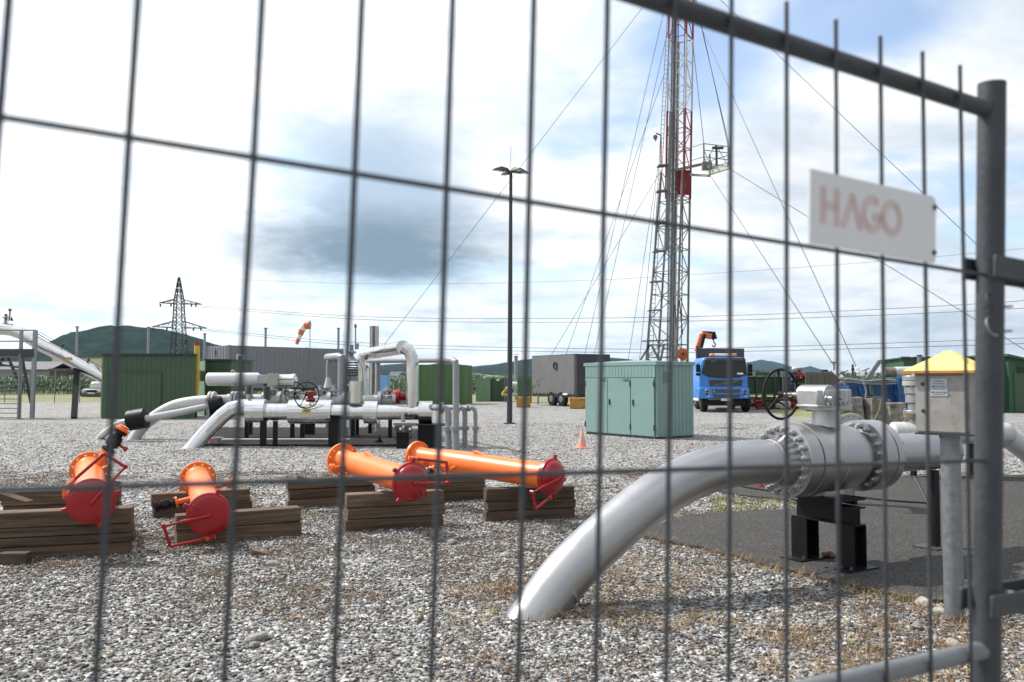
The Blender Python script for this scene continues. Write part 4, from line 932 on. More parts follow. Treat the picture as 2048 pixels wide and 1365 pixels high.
MB().bar(at(580, 788, 23.3), at(600, 788, 23.3), .3, .22).build('gear', 'silver2', rp, bevel=.03)
# white actuator above
ac = T('valve_actuator', 'long white cylinder valve actuator with grey control box above the pipes', 'actuator', gx(500, 23.0, .7))
AY = 23.0
MB().lathe(at(415, 759, AY), (1, 0, 0), [(0, .0), (.001, .16), (.02, .178), (1.36, .178), (1.40, .15), (1.41, .05)], 28).build('spring_cylinder', 'mossy', ac)
MB().lathe(at(415, 759, AY), (1, 0, 0), [(-.012, .03), (.01, .03)], 10).build('end_plug', 'silver2', ac)
MB().bar(at(518, 759, AY), at(536, 759, AY), .25, .24).build('yoke', 'silver2', ac, bevel=.01)
MB().box(at(547, 760, AY - .22), (.26, .2, .32)).build('control_box', 'beige', ac, bevel=.008)
MB().lathe(at(553, 761, AY), (1, 0, 0), [(0, .17), (.02, .185), (.04, .178), (.42, .178), (.44, .187), (.5, .187), (.51, .08), (.56, .08)], 24).build('air_cylinder', 'white', ac)
for a in range(6): MB().cyl(at(553, 761, AY) + Vector((0, math.cos(a) * .19, math.sin(a) * .19)), at(590, 761, AY) + Vector((0, math.cos(a) * .19, math.sin(a) * .19)), .01, 6).build('tie_rod', 'darksteel', ac)
for x in (498, 534): MB().cyl(at(x, 770, AY), at(x, 800, AY + .3), .10, 14).build('pedestal', 'silver2', ac)
MB().torus(at(466, 745, AY), (0, 1, 0), .05, .014, 14, 6).build('lifting_eye', 'silver2', ac)
# plain grey risers
def riser(pts, r, label, mat='greypaint', fl=()):
    base = gx(0, 1); o = T('grey_riser', label, 'pipe', Vector(pts[0]))
    MB().tube(pts, r, 18).build('pipe', mat, o)
    for p, ax in fl: MB().lathe(p, ax, [(-.045, r * 1.75), (-.004, r * 1.75), (-.003, r * 1.3), (.003, r * 1.3), (.004, r * 1.75), (.045, r * 1.75)], 18).build('flange', mat, o)
    return o
riser([gx(684, 23.8, .05), at(684, 725, 23.8), at(683, 716, 23.8), at(676, 714, 23.9), at(655, 716, 24.6)], .115, 'thick grey riser turning left above the header')
riser([gx(656, 24.4, .05), at(656, 728, 24.4), at(657, 722, 24.4), at(664, 720, 24.4), at(680, 720, 24.4)], .055, 'thin grey riser beside the thick one, behind the handwheel', fl=[(at(656, 775, 24.4), UP)])
MB().lathe(at(656, 776, 24.4), UP, [(0, .13), (.02, .125), (.20, .075), (.3, .06)], 18).build('reducer', 'whitepipe', bpy.data.objects['grey_riser.001'])
riser([gx(756, 26.0, .05), at(756, 724, 26), at(757, 722, 26)], .075, 'slim grey upright pipe behind the arch', fl=[(at(756, 790, 26), UP)])
gl = at(912, 722, 19.6)
riser([gx(912, 19.6, -.1), at(912, 735, 19.6), at(911, 724, 19.6), at(905, 720, 19.7), at(880, 720, 20.6), at(735, 722, 27.0)], .075, 'long grey pipe climbing from the gravel and running left behind the arch', fl=[(at(912, 857, 19.6), UP)])
for x, Yb, z, rr, lab in ((897, 19.8, 816, .075, 'grey bent pipe stub with bottom flange left of the tall riser'), (930, 20.4, 816, .06, 'grey bent pipe stub just right of the tall riser'), (951, 20.2, 816, .05, 'rightmost thin grey pipe stub with bottom flange')):
    riser([gx(x, Yb, -.1), at(x, z + 12, Yb), at(x - 2, z + 3, Yb), at(x - 8, z, Yb), at(x - 38, z - 1, Yb + .7)], rr, lab, fl=[(at(x, 857, Yb), UP), (at(x - 14, z, Yb + .1), (1, 0, 0))])
# relief valve stack
rs = T('relief_valve', 'grey finned relief valve with tall thin vent and small box on top', 'valve', gx(705, 24.0, .05)); RY = 24.0
MB().tube([gx(705, RY, .05), at(705, 770, RY)], .10, 14).build('inlet', 'greypaint', rs)
MB().lathe(at(705, 772, RY), UP, [(0, .1), (.01, .2), (.08, .2), (.09, .12), (.3, .12)], 18).build('body', 'greypaint', rs)
for i in range(6): MB().lathe(at(704, 752 - i * 5, RY), UP, [(0, .17), (.035, .17)], 18).build('fin', 'darksteel', rs)
MB().lathe(at(703, 722, RY), UP, [(0, .19), (.02, .17), (.12, .07), (.2, .06), (.21, .13), (.26, .13), (.28, .06), (.45, .05)], 16).build('bonnet', 'greypaint', rs)
MB().cyl(at(711, 700, RY), at(711, 652, RY), .022, 8).build('vent_pipe', 'greypaint', rs); MB().cyl(at(711, 656, RY), at(711, 649, RY), .035, 8).build('vent_cap', 'darkred', rs)
MB().box(at(714, 693, RY), (.10, .10, .16)).build('sensor_box', 'greypaint', rs)
so = T('exhaust_stack', 'wide shiny upright stack behind the arch', 'stack', gx(748, 29)); MB().lathe(gx(748, 29), UP, [(0, .155), (at(748, 654, 29).z, .155), (at(748, 653, 29).z, .165)], 24).build('pipe', 'alu', so); MB().lathe(gx(748, 29), UP, [(0, .26), (.03, .26)], 20).build('base_flange', 'darksteel', so)
# junction boxes at front
jb = T('junction_box', 'small frame with two dark terminal boxes and cables in front of the header', 'box', gx(808, 20.0))
MB().box(gx(806, 20.05, .2), (.28, .12, .4)).build('stand', 'black', jb); MB().bar(at(787, 849, 20), at(832, 849, 20), .05, .06).build('rail', 'galv', jb); MB().bar(at(787, 864, 20), at(828, 864, 20), .03, .03).build('rail', 'galv', jb)
for x in (797, 816):
    t_ = MB().box(at(x, 857, 19.93), (.17, .09, .14)).build('terminal_box', 'darksteel', jb, bevel=.01); MB().box(at(x + 4, 858, 19.87), (.05, .01, .06)).build('label', 'white', t_)
    for k in (-4, 0, 5): MB().tube(spline([at(x + k, 863, 19.93), at(x + k + 2, 872, 19.93), at(x + k - 3, 879, 19.98)], 4), .008, 5).build('cable', 'rubber', jb)
MB().lathe(at(806, 845, 20.2), UP, [(0, .05), (.2, .05)], 10).build('sensor_post', 'silver2', jb)
solo(MB().lathe(gx(437, 21.0, 0), UP, [(0, .12), (.02, .12), (.03, .06), (.16, .06), (.17, .15), (.20, .15)], 16), 'drain_stub', 'silver2', 'short flanged drain stub on the slab beside the entry bend', 'pipe stub')
solo(MB().tube([gx(445, 21.6, .10), gx(700, 21.6, .10)], .03, 8), 'conduit', 'whitepipe', 'pale conduit lying along the slab under the header', 'conduit')
solo(MB().lathe(gx(424, 21.4, 0), UP, [(0, .07), (.05, .08), (.1, .05), (.14, .02)], 10), 'plastic_cap', 'red', 'tiny red cap on the ground beside the drain stub', 'cap')
mb = MB()
for i in range(7): mb.tube(spline([gx(748 + i * 2, 21.2 + .1 * (i % 3), .07), gx(760, 21.1, .13 + .02 * i), gx(766 - i, 21.3, .07)], 4), .014, 5)
solo(mb, 'cable_coil', 'rubber', 'loose coil of black cable on the slab below the arch', 'cable')
# buried line with black sleeves
bp = T('sleeved_pipeline', 'thin white pipe climbing from the gravel through two black sleeves', 'pipeline', gp(198, 878)); BY = 22.5
q0 = gp(194, 880); q0.z = -.15
MB().tube(spline([q0, gp(199, 877), at(222, 858, BY - .1), at(250, 845, BY), at(296, 837, BY), at(360, 825, BY + .3), at(418, 813, BY + .6), at(470, 806, BY + .9)], 5), .095, 18).build('pipe', 'whitepipe', bp)
for a, b_, r in ((at(258, 842, BY), at(292, 836, BY), .27), (at(414, 817, BY + .5), at(444, 811, BY + .7), .27)):
    MB().lathe(a, b_ - a, [(0, r - .02), (.004, r), ((b_ - a).length, r), ((b_ - a).length + .004, r - .02)], 30).build('sleeve', 'black', bp, bevel=.005)
    MB().lathe(a, b_ - a, [(-.006, r - .05), (0, r - .01)], 30).build('sleeve_end', 'galv', bp)
bq = T('white_pipeline', 'wider white pipe bending out of the gravel behind the black sleeves', 'pipeline', gp(262, 876)); CY = 23.2
q0 = gp(258, 880); q0.z = -.2
MB().tube(spline([q0, at(285, 855, CY), at(315, 830, CY), at(350, 812, CY), at(390, 804, CY), at(430, 802, CY), at(478, 801, CY + .1)], 6), .155, 22).build('pipe', 'whitepipe', bq)
for x in (421, 428, 466, 474, 482): MB().lathe(at(x, 801, CY), (1, 0, 0), [(-.03, .24), (.03, .24)], 20).build('flange', 'whitepipe', bq)
# ================================================================== LEFT SHEDS, PLATFORM, CONTAINER
def corr_wall(mb, a, b_, z0, z1, pitch, dep):
    """trapezoid sheet wall from a to b"""
    a = Vector(a); b_ = Vector(b_); d = b_ - a; n = Vector((d.y, -d.x, 0)).normalized(); k = max(2, int(d.length / pitch)); pts = []
    for i in range(k):
        for t, o in ((0, 0), (.35, 0), (.5, dep), (.85, dep)): pts.append(a + d * ((i + t) / k) + n * o)
    pts.append(b_); m = len(pts)
    mb.add([p + UP * z0 for p in pts] + [p + UP * z1 for p in pts], [(i, i + 1, m + i + 1, m + i) for i in range(m - 1)])
def sheet_shed(name, label, cat, c4, h, mat, pitch=.22, dep=.018, roof=True, rmat=None, over=.12, roofrise=0.0):
    """c4: ground corners counter-clockwise from above starting front-left, front-right, back-right, back-left"""
    r = T(name, label, cat, (Vector(c4[0]) + Vector(c4[1])) / 2)
    for i in range(4):
        mb = MB(); corr_wall(mb, c4[i], c4[(i + 1) % 4], 0.0, h + (roofrise if i == 2 else 0), pitch, dep); mb.build('wall', mat, r, smooth=False)
    cen = sum((Vector(c) for c in c4), Vector()) / 4
    e = [Vector(c) + (Vector(c) - cen).normalized() * over for c in c4]
    MB().prism([e[0] + UP * (h + .01), e[1] + UP * (h + .01), e[2] + UP * (h + roofrise + .01), e[3] + UP * (h + roofrise + .01)], UP * .07).build('roof', rmat or mat, r, smooth=False)
    return r
gA, gB = gp(204, 838), gp(389, 838)
gs = sheet_shed('green_shed', 'dark green corrugated shed beside the inclined pipe', 'shed', [gA, gB, gB + Vector((-1.25, 3.0, 0)), gA + Vector((-1.5, 3.0, 0))], at(300, 708, gA.y).z - .08, 'green', .20, .02, rmat='green_dark', roofrise=.05)
zr = at(300, 708, gA.y).z - .01
for i in range(24): 
    p = gA.lerp(gB, (i + .5) / 24); MB().box((p.x, p.y - .10, zr - .005), (.09, .10, .06)).build('roof_rib', 'darksteel', gs, smooth=False)
MB().bar(at(218, 741, gA.y - .05), at(322, 743, gA.y - .05), .03, .04).build('door_rail', 'green', gs); MB().bar(at(218, 741, gA.y - .04), at(218, 838, gA.y - .04), .03, .03).build('door_edge', 'green', gs); MB().bar(at(322, 743, gA.y - .04), at(322, 837, gA.y - .04), .03, .03).build('door_edge', 'green', gs)
c0, c1 = gx(411, 38.5), gx(462, 38.5)
g2 = sheet_shed('green_cabin', 'smaller green cabin with pale side between shed and container', 'shed', [c0, c1, c1 + Vector((.3, 2.2, 0)), c0 + Vector((-.2, 2.2, 0))], at(430, 722, 38.5).z, 'green', .6, .01)
sd = MB(); lft = gx(397, 39.8); sd.prism([c0 + Vector((-.02, -.03, 0)), lft, lft + Vector((0, .06, 0)), c0 + Vector((0, .03, 0))], UP * at(430, 722, 38.5).z); sd.build('side_panel', 'green_light', g2, smooth=False)
MB().box(at(404, 752, 38.6), (.22, .05, .5)).build('label_frame', 'white', g2); MB().box(at(404.5, 752, 38.55), (.15, .05, .42)).build('label_fill', 'green_light', g2)
yv = T('yellow_vent', 'yellow gas vent pipe with red top beside the green shed', 'vent pipe', gx(392, 36.4)); VY = 36.4
MB().tube([at(394, 692, VY), at(393, 775, VY), at(391, 783, VY), at(385, 789, VY), at(372, 791, VY + .3)], .115, 16).build('pipe', 'yellow', yv); MB().lathe(at(394, 692, VY), UP, [(0, .12), (.17, .12), (.17, .10)], 16).build('red_top', 'darkred', yv)
MB().cyl(gx(393, VY), at(393, 790, VY), .06, 10).build('stand', 'darksteel', yv)
# platform at left edge
pf = T('access_platform', 'grey steel access platform with ladder at the left edge', 'platform', gp(40, 838)); QY = 35.6
for x0, xt, yt, yb in ((40, 43, 661, 842), (66, 71, 661, 838), (68, 69, 661, 806)):
    MB().bar(gx(x0, QY if yb > 830 else 46), at(xt, yt, QY if yb > 830 else 46), .14 if x0 == 66 else .11).build('post', 'greypaint', pf)
MB().bar(at(-60, 707, QY), at(70, 707, QY), .16, .36).build('deck_edge', 'galv_dark', pf)
for y in (661, 683): MB().bar(at(-60, y, QY), at(72, y, QY), .05).build('handrail', 'galv', pf)
for a, b_ in (((15, 712), (40, 770)), ((10, 712), (-20, 760)), ((44, 715), (62, 806)), ((0, 730), (40, 735))): MB().bar(at(*a, QY + .4), at(*b_, QY + .4), .09).build('brace', 'galv_dark', pf)
ld = MB().bar(gx(39, QY - .3), at(40, 708, QY - .3), .06).build('ladder_rail', 'galv', pf); MB().bar(gx(-30, QY - .3), at(-29, 708, QY - .3), .06).build('ladder_rail', 'galv', pf)
for i in range(14): MB().bar(at(-30, 715 + i * 9.3, QY - .3), at(40, 714 + i * 9.4, QY - .3), .035).build('rung', 'galv', pf)
iq = T('inclined_pipe', 'large shiny pipe sloping down from the platform into the green shed', 'pipeline', gx(150, 37.2)); IY = 37.2
clad([at(-60, 659, IY), at(5, 658, IY), at(22, 660, IY), at(42, 667, IY), at(62, 678, IY), at(85, 692, IY), at(125, 712, IY), at(175, 738, IY), at(212, 758, IY)], .27, 'pipe', 24, True, iq)
MB().box(at(138, 717, IY - .30), (.24, .05, .1)).build('yellow_label', 'yellow', iq)
MB().bar(at(75, 668, IY), at(206, 742, IY), .03).build('cable_tray', 'darksteel', iq); MB().bar(at(78, 664, IY), at(206, 737, IY), .02).build('cable_tray', 'darksteel', iq)
for x, y in ((125, 693), (177, 722)): MB().bar(at(x - 2, y + 3, IY), at(x + 2, y - 5, IY), .06).build('bracket', 'darksteel', iq)
MB().lathe(at(11, 651, IY), UP, [(0, .1), (.02, .17), (.08, .17), (.1, .07), (.3, .06), (.32, .14), (.36, .14), (.38, .05), (.5, .05)], 14).build('air_valve', 'beige', iq); MB().cyl(at(12, 640, IY), at(12, 629, IY), .06, 10).build('valve_top', 'darkred', iq); MB().tube([at(16, 641, IY), at(19, 640, IY), at(20, 619, IY)], .04, 8).build('vent', 'greypaint', iq); MB().cyl(at(20, 622, IY), at(20, 618, IY), .07, 8).build('vent_cap', 'darkred', iq)
MB().prism([at(21, 642, IY), at(26, 642, IY), at(22, 634, IY)], (0, .05, 0)).build('wind_vane', 'black', iq)
bs = T('pipe_support', 'tall black post carrying the inclined pipe', 'pipe support', gp(148, 838)); MB().bar(gp(148, 838), at(154, 738, IY), .24).build('post', 'black', bs); MB().bar(at(149, 736, IY), at(162, 738, IY), .3, .10).build('saddle', 'black', bs)
# grey container on wheels
K0, K1 = gx(457, 51.0), gx(684, 57.2); zb, zt_ = at(457, 777, 51).z, at(457, 693, 51).z
gc = T('grey_container', 'long grey corrugated container on a trailer chassis with a small window', 'container', (K0 + K1) / 2)
dK = (K1 - K0).normalized(); nK = Vector((-dK.y, dK.x, 0)) * 2.5
cs = [K0, K1, K1 + nK, K0 + nK]
for i in range(4):
    mb = MB(); corr_wall(mb, cs[i], cs[(i + 1) % 4], zb, zt_, .30, .04); mb.build('wall', 'contgrey', gc, smooth=False)
MB().prism([c + UP * zt_ for c in cs], UP * .06).build('roof', 'contgrey', gc, smooth=False); MB().prism([c + UP * (zb - .16) for c in cs], UP * .16).build('floor_frame', 'darksteel', gc, smooth=False)
for c in cs + [K0.lerp(K1, .66)]: MB().bar(c + UP * zb, c + UP * (zt_ + .08), .16).build('corner_post', 'contgrey', gc)
w0 = K0 + dK * .45; nn = -nK.normalized()
wn = MB().prism([w0 + dK * .0 + nn * .06 + UP * (zt_ - 1.0), w0 + dK * .5 + nn * .06 + UP * (zt_ - 1.0), w0 + dK * .5 + nn * .06 + UP * (zt_ - .45), w0 + nn * .06 + UP * (zt_ - .45)], nn * .05).build('window', 'white', gc, smooth=False)
MB().prism([w0 + dK * .11 + nn * .115 + UP * (zt_ - .88), w0 + dK * .39 + nn * .115 + UP * (zt_ - .88), w0 + dK * .39 + nn * .115 + UP * (zt_ - .57), w0 + dK * .11 + nn * .115 + UP * (zt_ - .57)], nn * .01).build('pane', 'glass', wn, smooth=False)
for t in (.08, .16, .75, .83):
    c = K0.lerp(K1, t) + UP * .48; w_o = MB().lathe(c - nK.normalized() * .02, nK.normalized(), [(0, .3), (.02, .46), (.05, .48), (.25, .48), (.28, .4)], 24).build('wheel', 'rubber', gc); MB().lathe(c - nK.normalized() * .03, nK.normalized(), [(0, .2), (.02, .24)], 16).build('rim', 'galv', w_o)
MB().box(at(434, 706, 52), (.2, .2, .3)).build('floodlight', 'darksteel', gc)
# vent poles
vp = None
for x, y0, Yp, lab in ((152, 654, 62, 'thin grey vent pole left of the wooded hill top'), (295, 655, 62, 'thin grey vent pole behind the dark green shed'), (408, 668, 62, 'thin grey vent pole above the green cabin'), (530, 657, 62, 'thin grey vent pole behind the container, left of the windsock'), (676, 657, 62, 'thin grey vent pole at the right end of the container')):
    r = T('vent_pole', lab, 'pole', gx(x, Yp), 'thin grey vent poles'); zz = at(x, y0, Yp).z
    MB().cyl(gx(x, Yp), gx(x, Yp, zz), .085, 10).build('pole', 'greypaint', r); MB().lathe(gx(x, Yp, zz - .06), UP, [(0, .09), (.02, .14), (.09, .14), (.11, .08)], 10).build('cap', 'greypaint', r)
# windsock
ws = T('windsock', 'drooping red and white windsock on a thin mast above the container', 'windsock', gx(620, 60)); WY = 60
MB().cyl(gx(620, WY), at(620, 645, WY), .03, 8).build('mast', 'greypaint', ws)
sp_ = [at(620, 650, WY), at(609, 652, WY), at(604, 660, WY), at(600, 670, WY), at(597, 678, WY), at(593, 689, WY)]; rr_ = [.30, .27, .23, .19, .15, .11]
for i in range(5): MB().tube([sp_[i], sp_[i + 1]], [rr_[i], rr_[i + 1]], 14, cap=True).build('sock_band', 'craneorange' if i in (0, 2, 4) else 'white', ws)
MB().torus(at(620, 650, WY), (1, 0, 0), .30, .02, 18, 5).build('hoop', 'galv', ws)
# green container, cabinets, blue box, stack behind
n0, n1 = gx(838, 55), gx(931, 56.5)
ct = sheet_shed('green_container', 'bright green corrugated shipping container behind the arch', 'container', [n0, n1, n1 + Vector((.3, 2.5, 0)), n0 + Vector((-.1, 2.5, 0))], at(880, 732, 55).z, 'green_cont', .28, .05, over=.02)
for c in (n0, n1): MB().bar(c + UP * 0, c + UP * at(880, 731, 55).z, .14).build('corner_post', 'green_cont', ct)
bx = T('blue_cabin', 'small sky blue cabin seen through the arch', 'cabin', gx(760, 50)); MB().box(gx(760, 50.6, .95 + .3), (1.05, 1.2, 1.25)).build('body', 'bluebox', bx, bevel=.02)
for x in (752, 768): MB().box(gx(x, 49.99, 1.25), (.42, .04, 1.1)).build('door', 'bluebox', bx)
MB().box(gx(745, 50.2, 1.4), (.16, .4, .5)).build('intake', 'darksteel', bx); MB().box(gx(760, 50.6, .3), (1.0, 1.1, .6)).build('skid', 'darksteel', bx)
k0, k1 = gx(976, 65), gx(1012, 65)
kc = T('green_cabinet', 'pair of green control cabinets with open dark front near the lamp post', 'cabinet', k0); hz = at(990, 757, 65).z
MB().box((k0.x - .35, 65.3, hz / 2), (1.1, 1.6, hz)).build('side_cabinet', 'green_light', kc); MB().box(((k0.x + k1.x) / 2 + .2, 65.6, hz / 2), (1.55, 1.4, hz - .04)).build('main_cabinet', 'green_dark', kc)
for x in (986, 998): MB().bar(gx(x, 64.85), gx(x, 64.85, hz - .1), .05).build('door_post', 'green', kc)
MB().box(at(996, 760, 64.8), (.22, .03, .16)).build('label', 'white', kc)
MB().tube([at(1006, 791, 63.5), at(1006, 787, 63.5), at(1018, 773, 63.5), at(1026, 771, 63.5)], .11, 12).build('yellow_pipe', 'yellow', kc); MB().tube([at(1006, 790, 63.5), at(1046, 790, 63.5)], .11, 12).build('white_pipe', 'whitepipe', kc); MB().lathe(at(1016, 771, 63.6), (1, 0, 0), [(0, .2), (.05, .26), (.7, .26), (.75, .2)], 18).build('filter', 'whitepipe', kc)
gk = T('grey_stack', 'grey chimney stack with small railed top behind the lamp post', 'stack', gx(1032, 70)); MB().cyl(gx(1032, 70), at(1032, 712, 70), .15, 14).build('pipe', 'greypaint', gk); MB().lathe(at(1032, 714, 70), UP, [(0, .26), (.03, .26)], 16).build('collar', 'greypaint', gk); MB().torus(at(1032, 709, 70), UP, .26, .02, 16, 5).build('rail', 'greypaint', gk)
lv = T('louvre_cabin', 'green cabin with horizontal louvres beside the grey trailer', 'cabin', gx(1048, 60)); MB().box((gx(1049, 60).x, 61, at(1049, 751, 60).z / 2), (1.02, 1.8, at(1049, 751, 60).z)).build('body', 'green_light', lv)
for i in range(12): MB().box((gx(1049, 60).x, 60.06, .2 + i * .145), (.96, .08, .07)).build('louvre', 'green_cont', lv)
# lamp post
lp = T('lamp_post', 'tall grey lamp post with a cross of four floodlights and antenna', 'lamp', gp(1019, 848)); LY = gp(1019, 848).y; LX = gp(1019, 848).x
tz = at(1022, 345, LY).z
MB().tube([(LX, LY, 0), (LX + .05, LY, tz)], [.105, .06], 16).build('pole', 'galv_dark', lp); MB().box((LX, LY, .02), (.42, .42, .04)).build('base_plate', 'darksteel', lp); MB().cyl((LX + .05, LY, tz), (LX + .05, LY, at(1022, 293, LY).z), .011, 6).build('antenna', 'galv', lp)
for dx, dy, t in ((-.38, -.1, .02), (.38, .1, -.02), (-.16, .33, .0), (.20, -.30, -.05)):
    d = Vector((dx, dy, 0)).normalized(); c = Vector((LX + .05, LY, tz + .03 + t)); hd = MB().add([c + d * a + d.cross(UP) * b_ + UP * z for a, b_, z in ((.10, -.12, 0), (.10, .12, 0), (.40, .17, -.01), (.40, -.17, -.01), (.70, .10, 0), (.70, -.10, 0), (.12, -.08, .08), (.12, .08, .08), (.38, .11, .13), (.38, -.11, .13), (.62, .05, .06), (.62, -.05, .06))],
        [(0, 1, 2, 3), (3, 2, 4, 5), (6, 9, 8, 7), (9, 11, 10, 8), (0, 6, 7, 1), (1, 7, 8, 2), (2, 8, 10, 4), (4, 10, 11, 5), (5, 11, 9, 3), (3, 9, 6, 0)]).build('floodlight', 'darksteel', lp, smooth=False)
    MB().add([c + d * a + d.cross(UP) * b_ + UP * -.012 for a, b_ in ((.42, -.12), (.42, .12), (.64, .08), (.64, -.08))], [(0, 1, 2, 3)]).build('lens', 'lens', hd)
    MB().cyl(c, c + d * .15, .03, 8).build('arm', 'darksteel', lp)
# ================================================================== TURQUOISE KIOSK
kc_ = gp(1312, 879); kl = gp(1172, 868); dl = (kl - kc_); Lk = dl.length; dl.normalize(); dr = Vector((dl.y, -dl.x, 0))
if dr.x < 0: dr = -dr
Wk = 1.47; hk = (879 - 722) / F_PX * kc_.y
ks = T('transformer_kiosk', 'turquoise sheet metal kiosk with three doors beside the traffic cone', 'kiosk', kc_)
cor = [kl, kc_, kc_ + dr * Wk, kl + dr * Wk]
MB().prism([c + (c - (cor[0] + cor[2]) / 2).normalized() * -.03 for c in cor], UP * (hk - .02)).build('core', 'kiosk', ks, smooth=False)
MB().prism([c + (c - (cor[0] + cor[2]) / 2).normalized() * -.005 + UP * .0 for c in cor], UP * .05).build('plinth', 'galv_dark', ks, smooth=False)
zb_ = hk - .46
def ribs(a, b_, z0, z1, n, th=.018, gap=.012):
    a = Vector(a); b_ = Vector(b_); d = (b_ - a) / n; nn = Vector((d.y, -d.x, 0)).normalized()
    for i in range(n):
        g0, g1 = a + d * i + d.normalized() * gap / 2, a + d * (i + 1) - d.normalized() * gap / 2
        MB().prism([g0 + UP * z0, g1 + UP * z0, g1 + UP * z1, g0 + UP * z1], nn * th).build('panel', 'kiosk', ks, smooth=False)
ribs(kl, kc_, zb_, hk - .12, 22); ribs(kc_, cor[2], .06, hk - .12, 10); ribs(cor[2], cor[3], .06, hk - .12, 12); ribs(cor[3], kl, .06, hk - .12, 6)
nf = Vector((dl.y, -dl.x, 0)); nf = nf if nf.y < 0 else -nf
drs = [(.0, .335), (.343, .665), (.675, .985)]
for i, (a, b_) in enumerate(drs):
    p, q_ = kl + (kc_ - kl) * a, kl + (kc_ - kl) * b_
    d_ = MB().prism([p + UP * .07, q_ + UP * .07, q_ + UP * (zb_ - .02), p + UP * (zb_ - .02)], nf * .025).build('door', 'kiosk', ks, smooth=False, bevel=.004)
    hx = p if i == 2 else q_
    if i: 
        s_ = kl + (kc_ - kl) * (a + .025 if i == 1 else a + .03); MB().box(s_ + nf * .035 + UP * .98, (.03, .05, .16)).build('handle', 'darksteel', d_)
    for z in (.22, 1.42):
        e = kl + (kc_ - kl) * (b_ if i else .0); MB().cyl(e + nf * .035 + UP * z, e + nf * .035 + UP * (z + .16), .016, 6).build('hinge', 'darksteel', d_)
for a in (.27, .60): p = kl + (kc_ - kl) * a; MB().box(p + nf * .04 + UP * (zb_ - .045), (.22, .03, .04), math.atan2((kc_ - kl).y, (kc_ - kl).x)).build('door_closer', 'galv', ks)
nr = -dl; vb = kc_ + dr * .30 + nr * .03
v_ = MB().prism([vb + UP * (hk - .62), vb + dr * .24 + UP * (hk - .62), vb + dr * .24 + UP * (hk - .28), vb + UP * (hk - .28)], nr * .02).build('vent', 'kiosk', ks, smooth=False)
for i in range(5): p = vb + nr * .02 + UP * (hk - .58 + i * .06); MB().prism([p + dr * .03, p + dr * .21, p + dr * .21 + UP * .03, p + dr * .03 + UP * .03], nr * .012).build('slat', 'galv_dark', v_, smooth=False)
ov = .07; rc = [c + (c - (cor[0] + cor[2]) / 2).normalized() * ov for c in cor]
MB().prism([c + UP * (hk - .12) for c in rc], UP * .09).build('roof_edge', 'kiosk', ks, smooth=False)
mid = sum(rc, Vector()) / 4; MB().add([c + UP * (hk - .028) for c in rc] + [mid + UP * (hk + .05)], [(0, 1, 4), (1, 2, 4), (2, 3, 4), (3, 0, 4)]).build('roof', 'kiosk', ks, smooth=False)
# cone
cn = T('traffic_cone', 'faded pink traffic cone on the gravel left of the kiosk', 'cone', gp(1164, 897)); cz = gp(1164, 897)
MB().box(cz + UP * .015, (.30, .30, .03)).build('base', 'conefade', cn, bevel=.006); MB().lathe(cz, UP, [(.03, .105), (.16, .078)], 18).build('cone', 'conefade', cn); MB().lathe(cz, UP, [(.16, .079), (.27, .056)], 18).build('band', 'conewhite', cn); MB().lathe(cz, UP, [(.27, .055), (.36, .038), (.365, .034), (.45, .02), (.46, .015)], 18).build('cone_top', 'conefade', cn)
# ================================================================== GREY TRAILER
tc_ = gx(1152, 51.0); tl_ = gx(1064, 55.5); dT = (tl_ - tc_); LT = dT.length; dT.normalize(); dE = Vector((-dT.y, dT.x, 0)); dE = dE if dE.x > 0 else -dE
zb2, zt2 = at(1152, 791, 51).z, at(1152, 708, 51).z
tr = T('box_trailer', 'grey tarpaulin box trailer on twin axles behind the lamp post', 'trailer', (tc_ + tl_) / 2)
c4 = [tl_, tc_, tc_ + dE * 2.5, tl_ + dE * 2.5]
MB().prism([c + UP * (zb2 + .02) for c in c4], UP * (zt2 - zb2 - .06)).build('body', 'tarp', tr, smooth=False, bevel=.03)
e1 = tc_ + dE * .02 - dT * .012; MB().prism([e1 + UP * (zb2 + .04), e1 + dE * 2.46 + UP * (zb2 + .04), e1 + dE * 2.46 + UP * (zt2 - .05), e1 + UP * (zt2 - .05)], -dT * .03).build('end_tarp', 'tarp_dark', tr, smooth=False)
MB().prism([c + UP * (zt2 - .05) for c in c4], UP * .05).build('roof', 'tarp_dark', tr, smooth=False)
MB().prism([c + UP * (zb2 - .14) for c in c4], UP * .15).build('chassis', 'darksteel', tr, smooth=False)
nT = -dE
for t in (.28, .50):
    c = tc_.lerp(tl_, t + .04) + UP * .45 + nT * .03; w_o = MB().lathe(c, -nT, [(0, .3), (.02, .43), (.05, .45), (.27, .45), (.3, .38)], 26).build('wheel', 'rubber', tr); MB().lathe(c, -nT, [(-.01, .17), (.01, .24)], 18).build('rim', 'galv', w_o)
MB().torus(tc_.lerp(tl_, .44) + nT * .05 + UP * (zb2 + (zt2 - zb2) * .73), nT, .20, .035, 26, 6).build('cable_coil', 'rubber', tr)
for t in np.linspace(.04, .96, 12): p = tc_.lerp(tl_, t) + nT * .02; MB().bar(p + UP * (zb2 - .05), p + UP * (zb2 + .10), .04, .015).build('strap', 'darksteel', tr)
p = tc_.lerp(tl_, .02) + nT * .03; MB().bar(p + UP * zb2, p + UP * zt2, .06, .03).build('corner_seam', 'tarp', tr)
MB().tube([tl_.lerp(tc_, .18) + nT * .1 + UP * zb2, tl_.lerp(tc_, .18) + nT * .1 + UP * .05], .05, 8).build('prop_leg', 'galv', tr); MB().bar(tl_ + UP * (zb2 - .05) + dE * 1.2, tl_ + dT * 1.2 + UP * (zb2 - .15) + dE * 1.2, .12).build('drawbar', 'darksteel', tr)
